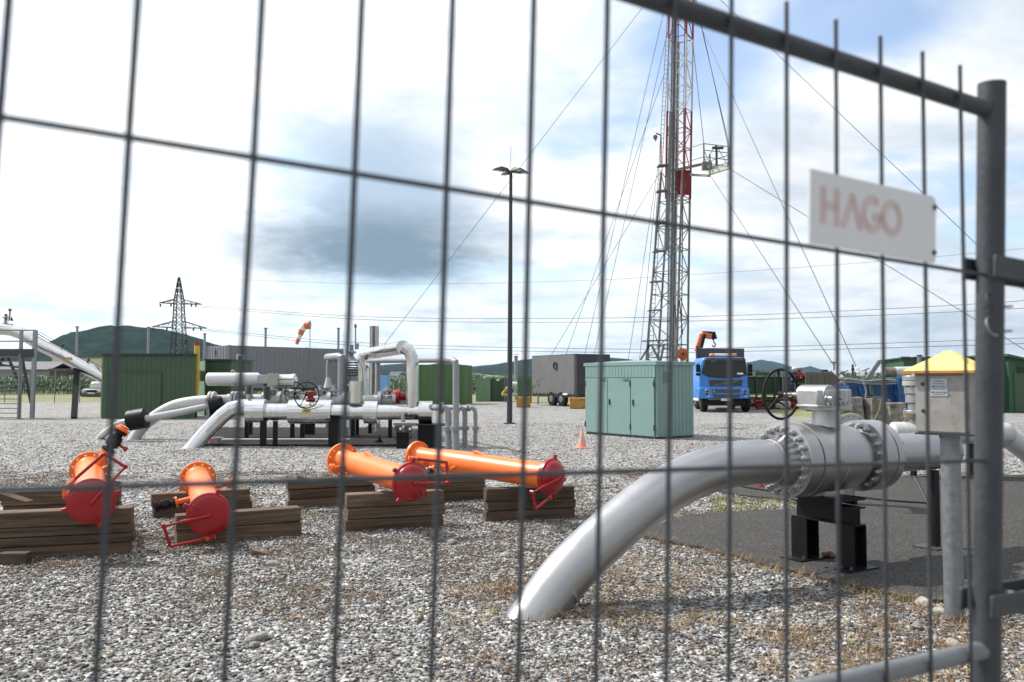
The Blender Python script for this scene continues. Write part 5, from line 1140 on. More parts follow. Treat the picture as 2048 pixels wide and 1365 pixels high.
MB().box(tc_.lerp(tl_, .22) + nT * .04 + UP * (zb2 + .05), (.5, .04, .1), math.atan2(dT.y, dT.x)).build('number_plate', 'white', tr)
def ballast(px, Yb, w, label):
    r = T('ballast_block', label, 'ballast', gx(px, Yb), 'rusty yellow ballast blocks'); MB().box(gx(px, Yb + .4, .31), (w, .8, .60)).build('tank', 'rustblock', r, bevel=.02)
    for o in (-1, 1): MB().box(gx(px, Yb + .4, .31) + Vector((o * w * .5, -.38, 0)), (.07, .07, .63)).build('edge', 'rustblock', r)
    MB().torus(gx(px, Yb + .4, .66), (0, 1, 0), .09, .02, 14, 6).build('anchor_ring', 'darksteel', r)
ballast(1047, 50.0, .76, 'rusty yellow ballast block just right of the lamp post'); ballast(1155, 47.7, .86, 'rusty yellow ballast block between trailer and turquoise kiosk')
# ================================================================== BLUE TRUCK
tk = T('crane_truck', 'blue lorry facing the camera with grey box body and folded crane', 'truck', gx(1447, 42.5)); TY = 42.5
S = TY / F_PX
def tp(x, y, o=0.0): return at(x, y, TY) + Vector((0, o, 0))
def panel(pxs, o0, o1, name, mat, par=tk, bevel=.02, **k): return MB().prism([tp(x, y, o0) for x, y in pxs], (0, o1 - o0, 0)).build(name, mat, par, bevel=bevel, **k)
cabp = [(1399, 797), (1399, 750), (1404, 722), (1409, 715), (1487, 715), (1493, 722), (1497, 750), (1497, 797)]
cabo = panel(cabp, .05, 2.0, 'cab', 'blue', bevel=.08)
panel([(1404, 747), (1410, 722), (1416, 719), (1486, 719), (1492, 724), (1493, 750), (1480, 755), (1450, 757), (1420, 755), (1410, 751)], .0, .06, 'windscreen', 'glass', cabo, .03)
panel([(1408, 722), (1411, 716), (1488, 716), (1491, 722)], -.12, .05, 'sun_visor', 'boxgrey', cabo)
panel([(1418, 760), (1486, 760), (1484, 772), (1420, 772)], .0, .06, 'grille', 'boxgrey', cabo, .01)
for i in range(3): panel([(1421, 762 + i * 3.2), (1483, 762 + i * 3.2), (1483, 763.2 + i * 3.2), (1421, 763.2 + i * 3.2)], -.015, .0, 'grille_bar', 'darksteel', cabo, 0)
MB().torus(tp(1450, 767, -.03), (0, 1, 0), .075, .016, 20, 6).bar(tp(1428, 771, -.03), tp(1476, 762, -.03), .03, .02, up=(0, 1, 0)).build('badge', 'galv', cabo)
bl = [(1445, 770), (1449, 764)]
panel([(1397, 798), (1397, 777), (1404, 775), (1490, 775), (1498, 777), (1498, 798)], -.10, .3, 'bumper', 'blue', tk, .04)
for yy in ((779, 786), (789, 796)): panel([(1424, yy[0]), (1480, yy[0]), (1478, yy[1]), (1426, yy[1])], -.12, -.09, 'air_slot', 'boxgrey', tk, .005)
for x0, x1 in ((1409, 1418), (1484, 1492)):
    h_ = panel([(x0, 779), (x1 - 2, 779), (x1, 794), (x0 + 3, 794)], -.13, -.09, 'headlight', 'lens', tk, .01)
    for y in (783, 789): MB().lathe(tp((x0 + x1) / 2, y, -.13), (0, -1, 0), [(0, .08), (.012, .07)], 12).build('reflector', 'darksteel', h_)
gb_ = MB().lathe(tp(1427, 783, -.12), (0, -1, 0), [(0, .105), (.015, .105)], 20).build('green_disc', 'green', tk); tl = MB(); text_on(tl, 'L', .15, tp(1427, 783, -.136), (1, 0, 0), UP, .001); tl.build('printing', 'white', gb_, smooth=False)
np_ = panel([(1441, 797.5), (1461, 797.5), (1461, 802), (1441, 802)], -.14, -.11, 'number_plate', 'white', tk, .003); tl = MB(); text_on(tl, 'SV 774 X', .10, tp(1451.5, 799.8, -.141), (1, 0, 0), UP, .001); tl.build('printing', 'ink', np_, smooth=False)
MB().box(tp(1449, 806, .4), (2.2, .5, .28)).build('underrun', 'black', tk)
for x, o in ((1406, 0), (1490, 0), (1396, 4.0), (1462, 4.0)):
    c = gx(x, TY + .75 + o, .50); w_o = MB().lathe(c + Vector((-.16, 0, 0)), (1, 0, 0), [(0, .35), (.03, .47), (.08, .50), (.26, .50), (.31, .46), (.32, .3)], 26).build('wheel', 'rubber', tk); MB().lathe(c + Vector((-.165, 0, 0)), (1, 0, 0), [(0, .2), (.33, .2)], 16).build('rim', 'galv', w_o)
MB().box(gx(1394, TY + 3.0, .95), (.2, 2.2, .9)).build('mudguard', 'white', tk, bevel=.05); MB().bar(gx(1447, TY + .4, .78), gx(1447, TY + 7.8, .78), 2.0, .3).build('chassis', 'black', tk)
bz0, bz1 = 1.25, at(1447, 697, TY + 2.2).z
bx0 = gx(1443, TY + 2.2); MB().prism([(bx0.x - 1.3, TY + 2.4, bz0), (bx0.x + 1.27, TY + 2.4, bz0), (bx0.x + 1.27, TY + 2.4, bz1), (bx0.x - 1.3, TY + 2.4, bz1)], (1.25, 5.6, 0)).build('box_body', 'boxgrey', tk, bevel=.03)
for x in (1397, 1493): panel([(x - 1, 725), (x + 2, 725), (x + 2, 792), (x - 1, 792)], 2.05, 2.2, 'body_edge', 'tarp', tk, 0)
for sx, x in ((-1, 1401), (1, 1495)):
    MB().tube([tp(x, 725, .15), tp(x + sx * 8, 729, -.05)], .02, 6).build('mirror_arm', 'black', tk); mr_ = panel([(x + sx * 5 - 4, 729), (x + sx * 5 + 4, 729), (x + sx * 5 + 4, 745), (x + sx * 5 - 4, 745)], -.12, .08, 'mirror', 'black', tk, .03); panel([(x + sx * 5 - 4, 746), (x + sx * 5 + 4, 746), (x + sx * 5 + 4, 752), (x + sx * 5 - 4, 752)], -.12, .08, 'small_mirror', 'black', tk, .02)
bc = panel([(1432, 707), (1468, 707), (1468, 712.5), (1432, 712.5)], .3, .55, 'beacon_bar', 'beacon', tk, .03)
for x0, x1 in ((1423, 1433), (1467, 1477)): panel([(x0, 707), (x1, 707), (x1, 713), (x0, 713)], .28, .57, 'amber_light', 'amber', bc, .05)
MB().cyl(tp(1413, 745, 2.1), tp(1413, 689, 2.1), .075, 12).build('exhaust', 'darksteel', tk); MB().bar(tp(1420, 724, -.08), tp(1432, 722, -.1), .06, .03).build('wiper', 'galv', tk)
panel([(1474, 746), (1486, 746), (1486, 750), (1474, 749)], -.015, .0, 'paper', 'white', cabo, 0)
cr = MB(); o_ = 2.6
MB().bar(tp(1417, 700, o_), tp(1428, 663, o_), .30, .32, up=(0, 1, 0)).build('crane_boom', 'craneorange', tk, bevel=.03); MB().bar(tp(1426, 664, o_), tp(1447, 668, o_), .30, .30, up=(0, 1, 0)).build('crane_jib', 'craneorange', tk, bevel=.03)
MB().bar(tp(1424, 692, o_ - .2), tp(1431, 664, o_ - .2), .14, .14).build('crane_ram', 'black', tk); MB().bar(tp(1428, 660, o_), tp(1449, 661, o_), .28, .16).build('crane_link', 'black', tk, bevel=.02); MB().bar(tp(1449, 659, o_), tp(1454, 674, o_), .26, .26).build('crane_head', 'black', tk, bevel=.03)
hk_ = tp(1452, 680, o_); MB().tube([tp(1452, 674, o_), hk_], .03, 8).tube(spline([hk_, hk_ + Vector((.09, 0, -.12)), hk_ + Vector((.02, 0, -.25)), hk_ + Vector((-.09, 0, -.17))], 5), .035, 8).build('crane_hook', 'darkred', tk)
# ================================================================== DRILLING RIG MAST
GY = 55.0
rg = T('workover_rig', 'tall red and white lattice rig mast with working platform behind the kiosk', 'rig', gx(1333, GY))
ex = Vector((math.cos(R_(35)), -math.sin(R_(35)), 0)); ey = Vector((math.sin(R_(35)), math.cos(R_(35)), 0))
def rc_(y, cx, sc, a, b_): return at(cx, y, GY) + ex * (a * 1.045 * sc) + ey * (b_ * .87 * sc)
CN = [(-1, -1), (1, -1), (1, 1), (-1, 1)]
def lat(levels, cxf, scf, legr, br, matf, name):
    for a, b_ in CN:
        for y0, y1 in zip(levels, levels[1:]): MB().cyl(rc_(y0, cxf(y0), scf(y0), a, b_), rc_(y1, cxf(y1), scf(y1), a, b_), legr, 8).build(name + '_leg', matf(y1), rg)
    for i, (y0, y1) in enumerate(zip(levels, levels[1:])):
        mb = MB()
        for k in range(4):
            p0, p1 = CN[k], CN[(k + 1) % 4]
            A_ = lambda y, p: rc_(y, cxf(y), scf(y), *p)
            mb.cyl(A_(y0, p0), A_(y0, p1), br, 6); 
            if (i + k) % 2: mb.cyl(A_(y0, p0), A_(y1, p1), br, 6)
            else: mb.cyl(A_(y0, p1), A_(y1, p0), br, 6)
        mb.build(name + '_bracing', matf(y1), rg)
lat([765, 715, 690, 640, 590, 545, 500, 455, 405, 345], lambda y: 1334 + (720 - y) * 15 / 325, lambda y: 1.0 - (720 - y) * .25 / 325, .075, .033, lambda y: 'riggrey', 'lower')
lat([398, 345, 300, 262, 224, 178, 128, 79, 30, -20, -70, -120, -170], lambda y: 1356 + (398 - y) * 6 / 368, lambda y: .60, .07, .03, lambda y: 'rigred' if (y >= 220 or y < 79) else 'rigwhite', 'upper')
MB().cyl(at(1346, 735, GY), at(1350, 400, GY), .16, 14).build('white_ram', 'rigwhite', rg); MB().cyl(at(1352, 400, GY), at(1356, 85, GY), .13, 14).build('ram_rod', 'rigwhite', rg)
for x0, x1 in ((1334, 1340), (1362, 1364), (1345, 1352)): MB().cyl(at(x0, 740, GY - .5), at(x1 + 8, -150, GY - .4), .035, 6).build('hoist_cable', 'darksteel', rg)
MB().bar(at(1337, 392, GY - .9), at(1342, 225, GY - .8), .22, .2).build('guide_column', 'riggrey', rg); MB().bar(at(1333, 502, GY - .9), at(1338, 340, GY - .9), .26, .2).build('guide_column', 'riggrey', rg)
for x0, x1 in ((1348, 1362), (1368, 1377)): MB().box((at(x0, 1, GY).x + at(x1, 1, GY).x) and ((at((x0 + x1) / 2, 368, GY)) + Vector((0, -.3, 0))), ((x1 - x0) * GY / F_PX, .12, 1.6)).build('guard_plate', 'rigred', rg)
ldm = MB(); 
for sx in (-4, 4): ldm.cyl(at(1302 + sx, 690, GY - 1.2), at(1338 + sx * .7, 20, GY - .9), .022, 5)
for i in range(74):
    t = i / 73; y = 690 - 670 * t; cx = 1302 + 36 * t; ldm.cyl(at(cx - 4 + 1.2 * t, y, GY - 1.2 + .3 * t), at(cx + 4 - 1.2 * t, y, GY - 1.2 + .3 * t), .016, 4)
ldm.build('ladder', 'riggrey', rg)
for y, x0, x1 in ((333, 1315, 1336), (384, 1313, 1334), (447, 1309, 1332), (504, 1306, 1330), (565, 1300, 1325), (622, 1296, 1322), (683, 1283, 1338)): MB().bar(at(x0, y, GY - 1.0), at(x1, y - 2, GY - 1.0), .7, .06).build('rest_platform', 'riggrey', rg)
MB().tube([at(1322, 333, GY - 1.2), at(1322, 271, GY - 1.2), at(1312, 267, GY - 1.2)], .05, 8).build('davit', 'rigred', rg); MB().lathe(at(1311, 274, GY - 1.25), (0, 1, 0), [(0, .08), (.02, .14), (.12, .14), (.14, .08)], 16).prism([at(1308, 276, GY - 1.25), at(1314.5, 276, GY - 1.25), at(1312, 283, GY - 1.25)], (0, .14, 0)).build('pulley', 'brownrag', rg)
for (x0, y0, x1, y1) in ((1300, 690, 1272, 735), (1303, 690, 1325, 735), (1328, 690, 1318, 735), (1296, 690, 1296, 740), (1350, 715, 1364, 745)): MB().bar(at(x0, y0, GY - 1.1), at(x1, y1, GY - 1.1), .12).build('strut', 'riggrey', rg)
hb = MB().lathe(at(1366, 708, GY - 1.4), (0, 1, 0), [(0, .2), (.03, .34), (.08, .36), (.22, .36), (.28, .34), (.3, .2)], 24).build('hook_block', 'hook', rg); MB().lathe(at(1366, 708, GY - 1.42), (0, -1, 0), [(0, .1), (.03, .08)], 12).build('sheave_pin', 'darksteel', hb)
MB().box(at(1366, 717, GY - 1.25), (.3, .2, .3)).build('block_cheek', 'hook', rg)
for y0, y1 in ((660, 610), (650, 600)): MB().cyl(at(1355 + (660 - y0), y0 + 20, GY - 1.2), at(1349 + (660 - y0), y1, GY - 1.2), .04, 6).build('tilt_ram', 'darksteel', rg)
# platform (monkey board)
mbp = MB(); F0, F1, F2, F3 = at(1384, 333, GY - .8), at(1408, 331, GY - 2.6), at(1460, 341, GY - 1.2), at(1432, 343, GY + .9)
F1 = at(1404, 336, GY - 1.2); F0 = at(1380, 341, GY - .9); F3 = at(1418, 352, GY - 3.2); F2 = at(1460, 339, GY - 3.0); F4 = at(1408, 328, GY - .6); F5 = at(1457, 334, GY - .4)
pfm = MB().prism([F4, F5, F2, F3], UP * .08).build('platform_floor', 'beige', rg, smooth=False)
for a, b_ in ((at(1336, 344, GY - .9), F4), (at(1382, 350, GY - 1.0), F3)): MB().bar(a, b_, .14, .16).build('platform_beam', 'riggrey', rg)
hr = 1.35
for p in (F4, F5, F2, F3.lerp(F2, .05), F4.lerp(F5, .5)): MB().bar(p, p + UP * hr, .08).build('rail_post', 'riggrey', rg)
for z in (.45, 1.32): MB().bar(at(1352, 344 - z * 30, GY - .9), F4 + UP * z, .035).build('rail', 'riggrey', rg)
for z in (.45, .9, 1.32):
    for a, b_ in ((F4, F5), (F5, F2), (F4, F3), (F3, F2)):
        if (a is F3 or b_ is F3) and z > 1.0: continue
        MB().bar(a + UP * z, b_ + UP * z, .045).build('rail', 'riggrey', rg)
for a, b_ in ((F4, F5), (F5, F2)): 
    m_ = a.lerp(b_, .5); MB().bar(a, m_ + UP * hr, .035).bar(m_ + UP * hr, b_, .035).build('rail_brace', 'riggrey', rg)
MB().box(F4.lerp(F2, .55) + UP * 1.2, (.7, .15, .14)).build('winch', 'darksteel', rg); MB().box(F4.lerp(F2, .5) + UP * .6, (.12, .12, 1.0)).build('winch_post', 'darksteel', rg); MB().box(F4.lerp(F3, .6) + UP * .3, (.6, .3, .5)).build('tool_rack', 'riggrey', rg)
for a, b_ in ((F5 + UP * hr, at(1392, 0, GY)), (F2 + UP * hr, at(1390, 0, GY)), (F4 + UP * hr, at(1386, 90, GY))): MB().cyl(a, b_, .022, 5).build('hanger_cable', 'wire', rg)
MB().box(gx(1335, GY, .6), (3.4, 2.6, .9)).build('substructure', 'darksteel', rg)
# guy wires
def guy(a, b_, label, r=.017): solo(MB().cyl(a, b_, r, 5), 'guy_wire', 'wire', label, 'cable', 'guy wires of the rig mast')
guy(at(1362, -85, GY), gp(668, 821), 'long thin guy wire crossing the sky from the mast down behind the pipework')
guy(at(1338, 315, GY), at(1072, 762, 50.4), 'guy wire from the mast ending at the clamp before the grey trailer')
guy(at(1333, 0, GY), gx(1147, 60), 'outer steep guy wire reaching the ground behind the trailer'); guy(at(1336, 60, GY), gx(1166, 60), 'inner steep guy wire reaching the ground behind the trailer')
guy(at(1328, 150, GY), gx(1098, 60), 'flat guy wire reaching the ground behind the left half of the trailer'); guy(at(1316, 335, GY - .8), gx(1243, 60), 'guy wire dropping behind the turquoise kiosk, left of the ladder'); guy(at(1312, 380, GY - .8), gx(1270, 54), 'near vertical line hanging beside the rig ladder')
guy(at(1398 - 8, 28, GY), at(1714, 738, 27.6), 'guy wire running down right to the right turnbuckle above the concrete block'); guy(at(1408, 332, GY - 1), at(1668, 732, 27.8), 'guy wire from the platform down to the left turnbuckle above the concrete block')
guy(at(1459, 338, GY - 3), gx(2258, 40), 'guy wire from the platform corner slanting to the far right'); guy(at(1357, -80, GY), gx(2307, 40), 'highest guy wire slanting across the blue gap to the far right')
tb = T('wire_tensioner', 'small wire clamp with tail hanging before the grey trailer', 'tensioner', at(1074, 768, 50)); MB().bar(at(1071, 761, 50.4), at(1076, 771, 50.2), .16, .14).build('clamp', 'galv', tb); MB().tube([at(1074, 768, 50.3), at(1052, 790, 50.4), gx(1047, 50.4, .62)], .018, 5).build('tail', 'wire', tb); MB().bar(at(1077, 762, 50.3), at(1084, 755, 50.3), .05).build('lever', 'galv', tb)
# concrete blocks and turnbuckles
cbY = gp(1750, 862).y
def cblock(x0, x1, ytop, label, dy=0.0, rot=0.0):
    a, b_ = gx(x0, cbY + dy), gx(x1, cbY + dy); w = (b_ - a).length; h = at(x0, ytop, cbY + dy).z; mb = MB(); n = 5; vs = []
    for k in range(2):
        for i in range(n + 1):
            for j in range(n + 1):
                x, z = w * i / n - w / 2, h * j / n; e = .035 * mnoise.noise(Vector((x * 3 + x0, z * 3, k * 4.))); ed = .03 * mnoise.noise(Vector((x0 + i * 1.7, j * 2.3, k)))
                sh = .08 * h * (j / n) if i in (0, n) else 0
                vs.append(((x + ed) * (1 - .04 * j / n), (k - .5) * .8 + e - (.0 if k else -.03 * j / n), max(0, z + ed * (1 if j else 0))))
    m = n + 1; N2 = m * m
    fs = [(k * N2 + i * m + j, k * N2 + (i + 1) * m + j, k * N2 + (i + 1) * m + j + 1, k * N2 + i * m + j + 1) for k in range(2) for i in range(n) for j in range(n)]
    for i in range(n): fs += [(i * m, (i + 1) * m, N2 + (i + 1) * m, N2 + i * m), (i * m + n, (i + 1) * m + n, N2 + (i + 1) * m + n, N2 + i * m + n)]
    for j in range(n): fs += [(j, j + 1, N2 + j + 1, N2 + j), (n * m + j, n * m + j + 1, N2 + n * m + j + 1, N2 + n * m + j)]
    o = MB().add(vs, fs).build('concrete_block', 'concrete', None, bevel=.02); c = (a + b_) / 2; o.location = (c.x, c.y + .4, 0); o.rotation_euler = (0, 0, rot); tag(o, label, 'block', 'concrete anchor blocks')
cblock(1688, 1734, 795, 'pale left concrete anchor block, tallest of the row', .1, -.35); cblock(1736, 1768, 798, 'stained middle concrete anchor block', -.1, .25); cblock(1770, 1811, 806, 'dark mossy right concrete anchor block', -.25, .3)
def turnb(top, mid, low, label):
    t_ = T('turnbuckle', label, 'turnbuckle', low, 'guy wire turnbuckles'); MB().bar(top, mid, .15, .12).build('frame', 'white', t_, bevel=.02); MB().cyl(mid, mid.lerp(low, .4), .05, 8).build('screw', 'galv', t_); MB().tube(spline([mid.lerp(low, .4), mid.lerp(low, .7) + Vector((.04, 0, 0)), low], 5), .03, 6).build('shackle', 'galv', t_)
    MB().cyl(mid + Vector((-.15, 0, .1)), mid + Vector((.2, 0, .25)), .018, 5).build('lever', 'darksteel', t_)
turnb(at(1670, 742, 27.7), at(1684, 757, 27.5), at(1698, 790, 27.4), 'left white turnbuckle above the concrete blocks'); turnb(at(1713, 735, 27.6), at(1727, 752, 27.5), at(1731, 796, 27.4), 'right white turnbuckle above the concrete blocks')
mb = MB()
for i in range(4): mb.tube(spline([at(1733, 793 + i, 27.2), at(1750 + 4 * i, 797 - i, 27.1), at(1775, 799 + i, 27.0), at(1782 - i * 3, 803, 26.9)], 5), .018, 5)
solo(mb, 'wire_bundle', 'wire', 'tangled wire ropes lying on top of the concrete blocks', 'wire'); solo(MB().tube(spline([at(1761, 800, 26.9), at(1758, 820, 26.85), at(1745, 846, 26.8)], 6), .009, 5), 'rope', 'paleyellow', 'thin yellow rope hanging down the concrete blocks', 'rope')
# ================================================================== GREEN TANK, GREY TANK, BLUE MACHINE, HOUSE
gt = T('mud_tank', 'dark green mud tank with ribs and railing right of the truck', 'tank', gx(1560, 50)); t0, t1 = gx(1494, 50), gx(1646, 50); th = at(1560, 752, 50).z
MB().box(((t0.x + t1.x) / 2, 51.6, th / 2 + .35), (t1.x - t0.x, 2.4, th - .7)).build('tank_body', 'green_dark', gt, smooth=False)
for x in np.linspace(t0.x + .1, t1.x - .1, 9): MB().box((x, 50.33, th / 2 + .3), (.10, .14, th - .5)).build('rib', 'green', gt)
for a, b_ in ((1520, 1545), (1545, 1572), (1600, 1575)): MB().bar(at(a, 800, 50.25), at(b_, 760, 50.25), .08, .06).build('brace', 'green', gt)
for z in (th - .02, .75): MB().box(((t0.x + t1.x) / 2, 50.36, z), (t1.x - t0.x, .16, .08)).build('ledge', 'beige', gt)
for x in np.linspace(t0.x, t1.x, 6): MB().box((x, 51.5, .3), (.2, 2.3, .6)).build('skid', 'darksteel', gt)
for x in (1516, 1532): MB().box(at(x, 749, 51), (.5, .8, .22)).build('hatch', 'green_dark', gt)
wk = T('walkway', 'narrow steel walkway with handrails in front of the green tank', 'walkway', gx(1590, 49)); wz = at(1588, 787, 49).z
MB().box((gx(1590, 49).x, 49.2, wz - .04), (2.2, .8, .06)).build('deck', 'darksteel', wk)
for x in (1566, 1590, 1612): MB().bar(gx(x, 48.85), gx(x, 48.85, wz + 1.05), .05).build('post', 'galv', wk)
for z in (.55, 1.05): MB().bar(gx(1566, 48.85, wz + z), gx(1612, 48.85, wz + z), .04).build('rail', 'galv', wk)
# person in navy coverall with white helmet
def person():
    p0 = gx(1586, 49.2, wz); sc = (at(1586, 735, 49.2).z - wz) / 1.80
    pr = T('person', 'person in navy coverall and white helmet on the walkway by the green tank', 'person', p0)
    J = {'pel': (0, 0, .95), 'che': (.03, .02, 1.28), 'nec': (.05, .03, 1.48), 'hed': (.06, .0, 1.62), 'top': (.06, .0, 1.72), 'lh': (-.10, 0, .9), 'lk': (-.12, -.02, .5), 'la': (-.12, .02, .09), 'lt': (-.13, -.14, .04), 'rh': (.10, 0, .9), 'rk': (.11, -.03, .5), 'ra': (.10, .02, .09), 'rt': (.12, -.14, .04),
         'ls': (-.17, .02, 1.42), 'le': (-.24, -.04, 1.14), 'lw': (-.16, -.2, .98), 'rs': (.23, .02, 1.42), 're': (.36, -.10, 1.22), 'rw': (.44, -.26, 1.10), 'lf': (-.13, -.27, .95), 'rf': (.47, -.33, 1.07)}
    E = [('pel', 'che'), ('che', 'nec'), ('nec', 'hed'), ('hed', 'top'), ('pel', 'lh'), ('lh', 'lk'), ('lk', 'la'), ('la', 'lt'), ('pel', 'rh'), ('rh', 'rk'), ('rk', 'ra'), ('ra', 'rt'), ('che', 'ls'), ('ls', 'le'), ('le', 'lw'), ('lw', 'lf'), ('che', 'rs'), ('rs', 're'), ('re', 'rw'), ('rw', 'rf')]
    Rr = {'pel': .13, 'che': .14, 'nec': .055, 'hed': .088, 'top': .07, 'lh': .09, 'rh': .09, 'lk': .06, 'rk': .06, 'la': .04, 'ra': .04, 'lt': .035, 'rt': .035, 'ls': .07, 'rs': .07, 'le': .045, 're': .045, 'lw': .032, 'rw': .032, 'lf': .035, 'rf': .035}
    def skin(name, keys, grow, mat):
        ks_ = list(keys); me = bpy.data.meshes.new(name); me.from_pydata([Vector(J[k]) * sc for k in ks_], [(ks_.index(a), ks_.index(b_)) for a, b_ in E if a in ks_ and b_ in ks_], [])
        ob = bpy.data.objects.new(name, me); COL.objects.link(ob); ob.parent = pr; ob.modifiers.new('skin', 'SKIN')
        for i, k in enumerate(ks_): r = (Rr[k] + grow) * sc; me.skin_vertices[0].data[i].radius = (r, r); me.skin_vertices[0].data[i].use_root = (k == 'pel')
        s2 = ob.modifiers.new('sub', 'SUBSURF'); s2.levels = 2; s2.render_levels = 2; me.materials.append(M[mat]); return ob
    skin('body', J.keys(), 0, 'skin'); skin('coverall', [k for k in J if k not in ('nec', 'hed', 'top', 'lf', 'rf', 'lt', 'rt')], .018, 'coverall')
    MB().ball(Vector((.06, 0, 1.69)) * sc + Vector((0, 0, .0)), (.125 * sc, .145 * sc, .115 * sc), 16).lathe(Vector((.06, 0, 1.66)) * sc, UP, [(0, .15 * sc), (.012, .15 * sc)], 18).build('helmet', 'white', pr, local=True)
person()
for x, y, m_, lab in ((1515, 808, 'red', 'cluster of red pump valves beside the truck wheel'), (1566, 810, 'white', 'white valve block standing before the green tank'), (1592, 810, 'red', 'red valve block standing before the green tank'), (1598, 752, 'red', 'red pump unit on the green tank beside the person')):
    Yv = 47.0 if y > 780 else 50.2; c = at(x, y, Yv); r = T('valve_block', lab, 'valve', Vector((c.x, c.y, max(0, c.z - .3))), 'red and white valves at the green tank')
    MB().box(c, (.42, .35, .42)).build('body', m_, r, bevel=.05); MB().lathe(c + Vector((-.36, 0, 0)), (1, 0, 0), [(0, .2), (.06, .2), (.07, .12), (.65, .12), (.66, .2), (.72, .2)], 14).build('flanges', m_, r); MB().lathe(c + UP * .2, UP, [(0, .1), (.1, .1), (.11, .17), (.16, .17)], 12).build('bonnet', 'hook' if m_ == 'white' else m_, r); MB().cyl((c.x, c.y, max(0, c.z - .5)), c, .08, 8).build('stand', 'darksteel', r)
for k, pts in enumerate((((1500, 812), (1530, 802), (1560, 806), (1580, 820)), ((1540, 822), (1555, 803), (1580, 801), (1605, 818)), ((1505, 820), (1540, 818), (1600, 821), (1625, 815)))):
    solo(MB().tube(spline([at(x, y, 46.6 + .3 * k) for x, y in pts], 8), .05, 8), 'hose', 'rubber', ('left black hose looping before the green tank', 'arched black hose between the valve blocks', 'lowest black hose lying along the ground by the tank')[k], 'hose', 'hoses before the green tank')
gy = T('grey_tank', 'weathered grey brown sheet tank behind the valve gearbox', 'tank', gx(1645, 44)); a0, a1 = gx(1611, 44), gx(1682, 44); M['drab'] = PM('drab_sheet', (.115, .105, .095), .7, 0, .2, 2, 0, 0, stretch=(4, 4, .4))
MB().prism([a0, a1, a1 + UP * at(1645, 745, 44).z, a0 + UP * at(1645, 745, 44).z], (.85, 2, 0)).build('body', 'drab', gy, smooth=False)
for x in (1612, 1624, 1636, 1651, 1662, 1672): MB().bar(gx(x, 43.97), gx(x, 43.97, at(1645, 745, 44).z), .06).build('rib', 'drab', gy)
MB().lathe(at(1649, 744, 44.6), UP, [(0, .16), (.10, .18), (.12, .1)], 14).build('lid', 'darksteel', gy); tzz = at(1668, 725, 44.3); MB().cyl(at(1668, 745, 44.3), tzz, .035, 6).bar(tzz + Vector((-.2, 0, 0)), tzz + Vector((.2, 0, 0)), .05).build('handle', 'darksteel', gy)
bm_ = T('pump_unit', 'dark blue pump unit with hoses and rusty silencer behind the concrete blocks', 'machine', gx(1750, 38)); WYY = 38.0
MB().box(gx(1745, WYY + 1, .98), (2.9, 1.6, .85)).build('body', 'darkblue', bm_, bevel=.03); MB().bar(gx(1801, WYY - .1), at(1801, 755, WYY - .1), .36, .3).build('end_frame', 'darkblue', bm_, bevel=.02); MB().bar(at(1680, 769, WYY - .05), at(1808, 768, WYY - .05), .2, .12).build('top_rail', 'darkblue', bm_)
for x in (1700, 1722, 1746, 1772): MB().box(at(x, 782, WYY + .12), (.1, .12, .5)).build('bracket', 'darkblue', bm_)
MB().box(at(1743, 781, WYY + .1), (.14, .1, .4)).build('green_cover', 'green_cont', bm_)
for i in range(5): MB().tube(spline([at(1676, 772 - i, WYY - .3), at(1692, 759 + i, WYY - .4), at(1730, 763 + i, WYY - .4), at(1765, 760 + i * 2, WYY - .4), at(1792, 762 + i, WYY - .3)], 6), .045, 8).build('hose', 'rubber' if i % 2 else 'greypaint', bm_)
MB().cyl(at(1768, 745, WYY + .4), at(1790, 745, WYY + .4), .22, 20).build('rusty_silencer', PM('rusty_silencer', (.16, .13, .11), .8, 0, .4, 5, dirt=((.30, .2, .12), .5, .7, 6)), bm_); MB().cyl(at(1789, 744, WYY + .4), at(1832, 743, WYY + .4), .225, 22).build('silencer', 'whitepipe', bm_)
MB().cyl(at(1839, 742, WYY + .6), at(1839, 712, WYY + .6), .10, 10).build('exhaust', 'galv', bm_); MB().lathe(at(1839, 712, WYY + .6), UP, [(0, .15), (.04, .12)], 10).build('rain_cap', 'black', bm_)
MB().bar(at(1735, 758, WYY + .2), at(1759, 723, WYY + .2), .12, .18).build('boom', 'galv', bm_)
for x in (1700, 1818):
    w_o = MB().lathe(gx(x, WYY + .2, .47), (0, 1, 0), [(0, .3), (.03, .44), (.06, .47), (.3, .47), (.33, .4)], 24).build('wheel', 'rubber', bm_); MB().lathe(gx(x, WYY + .18, .47), (0, 1, 0), [(0, .2), (.02, .22)], 14).build('rim', 'darksteel', w_o)
MB().box(gx(1760, WYY + 1, .5), (3.2, 1.2, .2)).build('chassis', 'black', bm_); MB().bar(at(1690, 748, WYY + .8), at(1740, 748, WYY + .8), .1, .05).build('rail', 'galv', bm_)
HYY = 42.5
b0, b1, b2, b3 = gx(1808, HYY), gx(2016, HYY), gx(2016, HYY) + Vector((1.5, 6, 0)), gx(1808, HYY) + Vector((1.5, 6, 0)); hh = at(1850, 718, HYY).z
hs = sheet_shed('green_house', 'green sheet clad building with plain roof at the right', 'building', [b0, b1, b2, b3], hh, 'green_house', .25, .02, rmat='green_house', over=.25)
wg0, wg1 = gx(2018, HYY - .6), gx(2120, HYY - .6); zE, zR = at(2048, 722, HYY - .6).z, at(2022, 709, HYY - .6).z; pk = (wg0 + wg1) / 2
